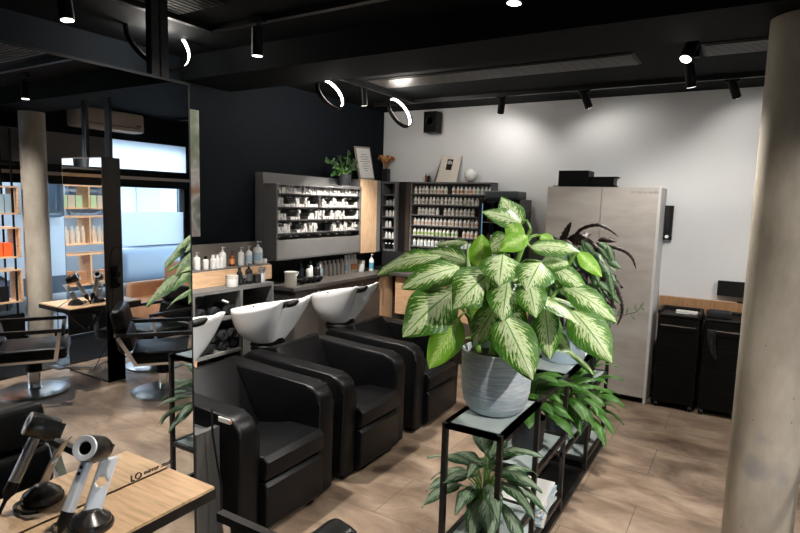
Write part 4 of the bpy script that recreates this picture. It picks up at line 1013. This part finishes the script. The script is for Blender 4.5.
L(520, 228, 2.36, 501, 197, 2.38, 24, .05, wave=.04)
L(522, 223, 2.35, 482, 212, 2.26, 18, .08)
L(523, 240, 2.33, 505, 220, 2.30, 17, .03, True)
L(510, 236, 2.34, 486, 252, 2.34, 22, .10)
L(528, 236, 2.28, 499, 251, 2.20, 19, .10, True)
L(541, 262, 2.24, 526, 291, 2.12, 36, .08)
L(508, 279, 2.18, 502, 322, 2.06, 34, .10)
L(528, 281, 2.16, 536, 318, 2.08, 28, .10)
L(497, 304, 2.18, 473, 347, 2.08, 27, .06)
L(502, 314, 2.10, 533, 381, 1.98, 39, .08)
L(459, 318, 2.16, 429, 369, 2.06, 31, .06, True, wave=.03)
L(454, 309, 2.28, 442, 330, 2.30, 16, .05)
L(545, 306, 2.28, 550, 360, 2.26, 26, .06)
L(572, 310, 2.36, 612, 363, 2.30, 36, .10)
L(562, 285, 2.42, 617, 323, 2.44, 24, .14)
L(545, 262, 2.42, 592, 296, 2.46, 18, .12)
L(530, 247, 2.36, 581, 252, 2.40, 20, .10, n=(0, 0, .3))
L(578, 252, 2.44, 602, 277, 2.46, 14, .06, True)
L(541, 262, 2.40, 571, 264, 2.44, 18, .08)
L(508, 300, 2.28, 520, 345, 2.32, 26, .05)
L(485, 300, 2.36, 470, 330, 2.42, 22, .05, True)
L(553, 330, 2.34, 570, 352, 2.36, 12, .08)
L(540, 235, 2.42, 556, 246, 2.44, 12, .06, True)
L(530, 270, 2.42, 545, 305, 2.44, 26, .05)
L(470, 280, 2.36, 440, 300, 2.40, 22, .06)
L(498, 262, 2.36, 520, 282, 2.38, 24, .05)
# leaves on the far side, seen in the mirror and from the side
for a_, z0_, L_, dz_ in ((2.5, 1.35, .26, -.04), (2.0, 1.15, .28, -.10), (1.4, 1.3, .24, .05), (2.9, 1.1, .26, -.12), (1.0, 1.15, .22, -.10), (.5, 1.3, .24, -.05), (.1, 1.15, .28, -.14), (-.4, 1.32, .28, -.08), (-.9, 1.18, .24, -.14)):
    B_ = Vector((-.86+.10*math.cos(a_), 2.34+.10*math.sin(a_), z0_)); T_ = B_+Vector((L_*math.cos(a_), L_*math.sin(a_)*.9, dz_))
    fm.leaf(B_, T_, .13, Vector((math.cos(a_)*.4, math.sin(a_)*.4, 1)), .12, .22, .02, .78, 8, 14, rl)
    stx.tube([(-.87, 2.33, z0_-.06), B_+Vector((0, 0, .01)), B_+(T_-B_)*.03], [.008, .006, .004], 6)
fm.build('foliage', 'dief', d1, 'all'); fy.build('young_foliage', 'young', d1, 'all')['label'] = 'bright plain green young leaves'; stx.build('stem', 'stem', d1, True)

# dark leaved plant in second pale pot
d2 = thing('dark_fern_plant', 'burgundy and silver-green leaved plant in the rear pale blue pot', 'potted plant', (-.87, 3.32, .8))
P2 = Vector((-.86, 3.32, .80))
MB().lathe([(.115, 0), (.125, .02), (.131, .10), (.132, .205), (.127, .205), (.125, .18)], P2, 48).build('pot', plain('smooth_pale_blue_ceramic', (.40, .50, .58), .45, var=.05, vs=5), d2, True)
MB().lathe([(.125, .18), (0, .185)], P2, 24, cap=False).build('soil', 'soil', d2)
fb, fp, stx = MB(), MB(), MB()
def arcleaf(m, pts_px, Y, W_, seg=10):
    ps = [at(x, y, 'y', Y) for x, y in pts_px]
    for a_, b_ in zip(ps, ps[1:]): pass
    # smooth path
    n_ = len(ps); path = []
    for k in range(seg*3+1):
        t_ = k/(seg*3)*(n_-1); i = min(int(t_), n_-2); f_ = t_-i
        p0_, p1_, p2_, p3_ = ps[max(i-1, 0)], ps[i], ps[i+1], ps[min(i+2, n_-1)]
        path.append(.5*((2*p1_)+(p2_-p0_)*f_+(2*p0_-5*p1_+4*p2_-p3_)*f_**2+(3*p1_-p0_-3*p2_+p3_)*f_**3))
    K = len(path)-1
    def f(u, v):
        i = min(int(round(v*K)), K); p_ = path[i]; d_ = (path[min(i+1, K)]-path[max(i-1, 0)]).normalized()
        vw = (CAM-p_).normalized(); sd_ = d_.cross(vw).normalized(); wd = W_/2*(math.sin(PI*min(1, .04+v*.96))**.6)*(1+.35*(i % 2))
        return p_+sd_*wd*(u-.5)*2 - vw*.010*abs(u-.5)*2
    m.grid(f, 2, K)
for pts_ in ([(570, 300), (573, 250), (578, 232), (595, 225), (608, 229), (619, 237)], [(585, 290), (590, 258), (605, 247), (622, 250), (632, 258), (636, 269)],
             [(582, 285), (596, 262), (606, 270), (612, 286)], [(590, 300), (604, 285), (612, 300), (611, 318)], [(590, 300), (612, 284), (620, 298), (622, 312), (617, 326)]):
    arcleaf(fb, pts_, 3.12, .016)
for pts_ in ([(565, 290), (560, 262), (563, 240), (571, 222)], [(560, 290), (552, 255), (543, 240), (536, 236)], [(562, 290), (566, 250), (576, 237), (586, 238)], [(565, 300), (572, 270), (580, 255)], [(548, 320), (549, 290), (541, 262)],
             [(570, 320), (568, 290), (575, 268)], [(556, 318), (560, 296), (558, 268)]):
    arcleaf(fb, pts_, 3.15, .040)
for k in range(85):
    x0, y0 = rl.uniform(545, 608), rl.uniform(238, 312); a_ = rl.uniform(.2, 1.2); L_ = rl.uniform(22, 34)
    Bq = at(x0, y0, 'y', 3.08+rl.uniform(-.08, .1)); Tq = at(x0+L_*.5*math.cos(a_), y0+L_*math.sin(a_), 'y', 3.02+rl.uniform(-.05, .08))
    fp.leaf(Bq, Tq, .036, (CAM-Bq).normalized()+Vector((rl.uniform(-.4, .4), 0, .3)), .1, .3, .03, .8, 6, 10, rl)
for k in range(12):
    a_ = rl.uniform(0, 6.28); tp = Vector((P2.x+.18*math.cos(a_), P2.y+.15*math.sin(a_), 1.30+rl.uniform(-.1, .15)))
    stx.tube([(P2.x+.04*math.cos(a_), P2.y+.04*math.sin(a_), 1.0), (P2.x+.11*math.cos(a_), P2.y+.09*math.sin(a_), 1.2), tp], [.005, .004, .003], 5)
    fb.leaf(tp, tp+Vector((.15*math.cos(a_), .13*math.sin(a_), -.08)), .05, (0, 0, 1), .2, .2, .05, .8, 6, 12, rl)
for k in range(60):
    x0, y0 = rl.uniform(540, 600), rl.uniform(236, 300); a_ = rl.uniform(-.4, 1.3); L_ = rl.uniform(16, 34)
    Bq = at(x0, y0, 'y', 3.22+rl.uniform(-.08, .1)); Tq = at(x0+L_*.8*math.cos(a_), y0+L_*math.sin(a_), 'y', 3.16+rl.uniform(-.05, .08))
    fb.leaf(Bq, Tq, .035, (CAM-Bq).normalized()+Vector((rl.uniform(-.5, .5), 0, .5)), .2, .4, .06, .8, 6, 12, rl)
# thin twig with small leaflets at the right
tw = [at(x, y, 'y', 3.1) for x, y in ((600, 300), (612, 316), (625, 315), (636, 312), (641, 307))]
stx.tube(tw, .0025, 5)
for x, y, dx, dy in ((618, 316, 2, -7), (626, 315, 2, -8), (631, 314, 4, 6), (636, 311, -1, -7), (640, 308, 4, -6), (641, 308, 4, 2), (614, 318, -1, 7), (606, 310, -5, 5)):
    Bq, Tq = at(x, y, 'y', 3.1), at(x+dx, y+dy, 'y', 3.1); fp.leaf(Bq, Tq, .009, (CAM-Bq), .05, .1, 0, .8, 4, 5, rl)
fb.build('burgundy_foliage', 'burg', d2, 'all')['label'] = 'burgundy black toothed leaves'; fp.build('striped_foliage', 'pale', d2, 'all'); stx.build('stem', 'dstem', d2, True)

def bush(name, label, c, pr_, ph_, mat, nl, LL, WW, zt, spread, seed, droop=.3, flute=0, stems='stem', dirs=None, potm='potblack', arch=.16, slim=1.0):
    t = thing(name, label, 'potted plant', c); rr = random.Random(seed)
    round_pot(t, c, pr_*.88, pr_, ph_, potm, .88, 40, flute)
    f_, s_ = MB(), MB(); top = Vector(c)+Vector((0, 0, ph_*.88))
    for k in range(nl):
        a_ = (k*2.399+rr.uniform(-.3, .3)) if dirs is None else rr.uniform(*dirs); ring_ = (k+.5)/nl
        rad = spread*(ring_**.6)*rr.uniform(.75, 1.1); z_ = zt*(1-ring_*.75)*rr.uniform(.8, 1.1)
        B_ = top+Vector((rad*math.cos(a_)*.45, rad*math.sin(a_)*.45, z_)); ln = LL*rr.uniform(.75, 1.1)
        d_ = Vector((math.cos(a_), math.sin(a_), (1-ring_)*.7-droop-ring_*droop)).normalized(); T_ = B_+d_*ln
        f_.leaf(B_, T_, WW*rr.uniform(.8, 1.1)*slim, Vector((math.cos(a_)*.9, math.sin(a_)*.9, .8)), arch, .25, .02, .8, 8, 12, rr)
        s_.tube([top+Vector((.02*math.cos(a_), .02*math.sin(a_), -.01)), (top+B_)/2+Vector((0, 0, .02)), B_+(T_-B_)*.03], [.005, .004, .003], 5)
    f_.build('foliage', mat, t, 'all'); s_.build('stem', stems, t, True)
    return t
bush('chinese_evergreen', 'dark mottled plant in a ribbed black pot on the lower front shelf', (-.87, 2.20, .275), .072, .16, 'aglo', 28, .22, .085, .20, .26, 5, .45, 30)
bush('peace_lily', 'glossy green plant in a black pot behind the front pot, second bay', (-.87, 2.76, .455), .088, .17, 'lily', 28, .19, .095, .24, .17, 8, .3)
bush('glossy_rack_plant', 'long-leaved green plant hanging over the rack in the third bay', (-.86, 3.30, .36), .08, .15, 'lily', 32, .23, .085, .22, .26, 12, .35)
bush('trailing_rack_plant', 'long drooping green leaved plant at the far lower end of the rack', (-.85, 3.86, .10), .075, .16, 'lily', 32, .25, .080, .36, .28, 21, .3)
bp4 = thing('black_planter', 'empty-looking black pot on the far upper glass shelf of the rack', 'pot', (-.87, 3.84, .55)); round_pot(bp4, (-.87, 3.84, .55), .085, .095, .17, 'potblack', .8)
# magazines on the low shelf
for k in range(13):
    q = Matrix.Translation((-.865, 2.78, .111+k*.0085)) @ Matrix.Rotation(R(rnd.uniform(-9, 9)), 4, 'Z')
    o = MB().box(-.10, .115, -.15, .15, 0, .008, 0, 2, q).build('magazine', ['curtain', 'pblue', 'wbottle', 'curtain', 'lpale'][k % 5])
    tag(o, 'topmost magazine of the pile on the low rack shelf' if k == 12 else 'magazine in the pile on the low rack shelf', 'magazine', None if k == 12 else 'magazines piled on the low rack shelf')

# ---------------------------------------------------------------- display shelving by the window (seen in the mirror)
SXF, SXB = 3.08, 3.33
def display(y0, y1, label, goods, seed):
    t = thing('display_shelving', label, 'shelving', (3.2, (y0+y1)/2, 0), 0, 'oak and black display shelving by the window')
    for x in (SXF+.01, SXB-.01):
        for y in (y0+.06, y1-.06): MB().bar((x, y, 0), (x, y, 2.35), .016).build('post', 'black', t)
    lv = [(.52, .86), (1.0, 1.31), (1.46, 1.74)] if seed == 1 else [(.62, .98), (1.10, 1.42), (1.52, 1.78)]
    rr = random.Random(seed)
    for i, (za, zb) in enumerate(lv):
        MB().box(SXF, SXB, y0, y1, za, za+.018).box(SXF, SXB, y0, y1, zb, zb+.018).box(SXF, SXB, y0, y0+.018, za, zb).box(SXF, SXB, y1-.018, y1, za, zb).box(SXF, SXB, (y0+y1)/2-.009, (y0+y1)/2+.009, za, zb).build('oak_box', 'oak', t)
    MB().box(SXF, SXB, y0, y1, 1.98, 2.0).build('top_board', 'black', t)
    MB().box(SXF, SXB, y0, y1, .06, .40).build('base_unit', 'black', t)
    for i, (nm, lb, cat, mats, w_, h_, n_) in enumerate(goods):
        za = lv[i % 3][0]+.018 if i < 3 else 1.438
        y = y0+.04; k = 0
        while y+w_ < y1-.03 and k < n_:
            if abs(y+w_/2-(y0+y1)/2) > w_/2+.012:
                x = SXF+.03; mt = mats[k % len(mats)]
                if cat == 'box': tag(MB().box(x, x+.09, y, y+w_*.93, za, za+h_*rr.uniform(.9, 1.0)).build(nm, mt), lb, cat, lb.split(' in ')[0]+'s by the window')
                else: small_bottle(nm, lb, lb.split(' in ')[0]+'s by the window', (x+.05, y+w_/2, za), w_*.45, h_, mt, 'wbottle', None)
            y += w_+.006; k += 1
    return t
display(2.50, 3.06, 'window display shelving with orange boxes, reflected beside the concrete column',
    [('black_carton', 'black product box in the lowest oak compartment', 'box', ['bblack'], .095, .17, 10), ('orange_carton', 'orange product box in the middle oak compartment', 'box', ['orange'], .085, .15, 10), ('grey_blue_carton', 'grey-blue tall box in the top oak compartment', 'box', ['pblue', 'lpale'], .06, .20, 13)], 1)
display(1.50, 2.48, 'window display shelving with beige and green products, seen through both mirrors',
    [('woven_carton', 'tan carton in the lowest compartment of the second shelving', 'box', ['tan'], .12, .16, 7), ('beige_lotion', 'beige bottle in the middle compartment of the second shelving', 'bottle', ['beige', 'bbox'], .06, .2, 14), ('pale_green_carton', 'pale green carton in the top compartment of the second shelving', 'box', ['pgreen', 'beige'], .08, .15, 11)], 2)
bush('window_plant', 'leafy green plant in a black pot atop the window shelving', (3.2, 2.0, 2.0), .09, .17, 'zz', 22, .12, .03, .12, .10, 31, .1)
bush('window_plant', 'small trailing green plant on the shelving with orange boxes', (3.2, 2.8, 2.0), .07, .12, 'zz', 22, .10, .03, .08, .10, 33, .1)

# ---------------------------------------------------------------- outside
og = MB().box(VX+.25, 30, -14, 22, -.3, -.06).build('trim_3', plain('asphalt', (.18, .2, .22), .8)); og['kind'] = 'structure'
vn = thing('white_van', 'white van parked outside the shop window, seen in the mirror', 'van', (6.0, 2.5, -.05))
vw_ = plain('white_van_paint', (.55, .66, .74), .35); gl = plain('dark_car_glass', (.05, .09, .13), .1)
MB().box(5.0, 6.9, -1.5, 5.25, .25, 2.45, .16, 4).build('van_body', vw_, vn, True)
for y in (-.6, .7, 2.0, 3.1, 4.0): MB().box(4.985, 5.01, y, y+.53, 1.35, 1.98, .1, 3).build('side_window', gl, vn, True)
MB().box(4.97, 5.0, -1.4, 5.1, .25, .50).build('lower_trim', gl, vn)
for y in (-.6, 3.5): MB().lathe([(.34, -.1), (.34, .1)], (5.1, y, .28), 28, (1, 0, 0)).build('wheel', 'rubber', vn, True)
cr = thing('parked_car', 'blue-grey car parked outside behind the frosted window band', 'car', (6.2, 7.6, -.05))
MB().box(5.3, 7.0, 5.6, 9.9, .2, .80, .15, 4).build('car_body', plain('slate_car_paint', (.10, .16, .22), .3), cr, True)
MB().box(5.5, 6.8, 6.0, 9.0, .75, 1.12, .18, 4).build('car_cabin', gl, cr, True)
for y in (6.3, 9.1): MB().lathe([(.30, -.1), (.30, .1)], (5.60, y, .27), 28, (1, 0, 0)).build('wheel', 'rubber', cr, True)
bd = thing('street_building', 'pale building with awning across the street, seen in the mirror', 'building', (16, 8, -.05))
wl = plain('pale_blue_grey_facade', (.55, .62, .66), .8)
MB().box(15, 20, -6, 20, -.05, 8).build('facade', wl, bd)
for k in range(14): MB().box(14.95, 15.02, -4.6+k*1.7, -3.6+k*1.7, .2, 2.3).build('shop_window', gl if k % 2 else 'lpale', bd)
MB().prism([(13.4, -4, 2.9), (15, -4, 3.5), (15, -4, 3.6), (13.4, -4, 3.0)], (0, 18, 0)).build('awning', vw_, bd)
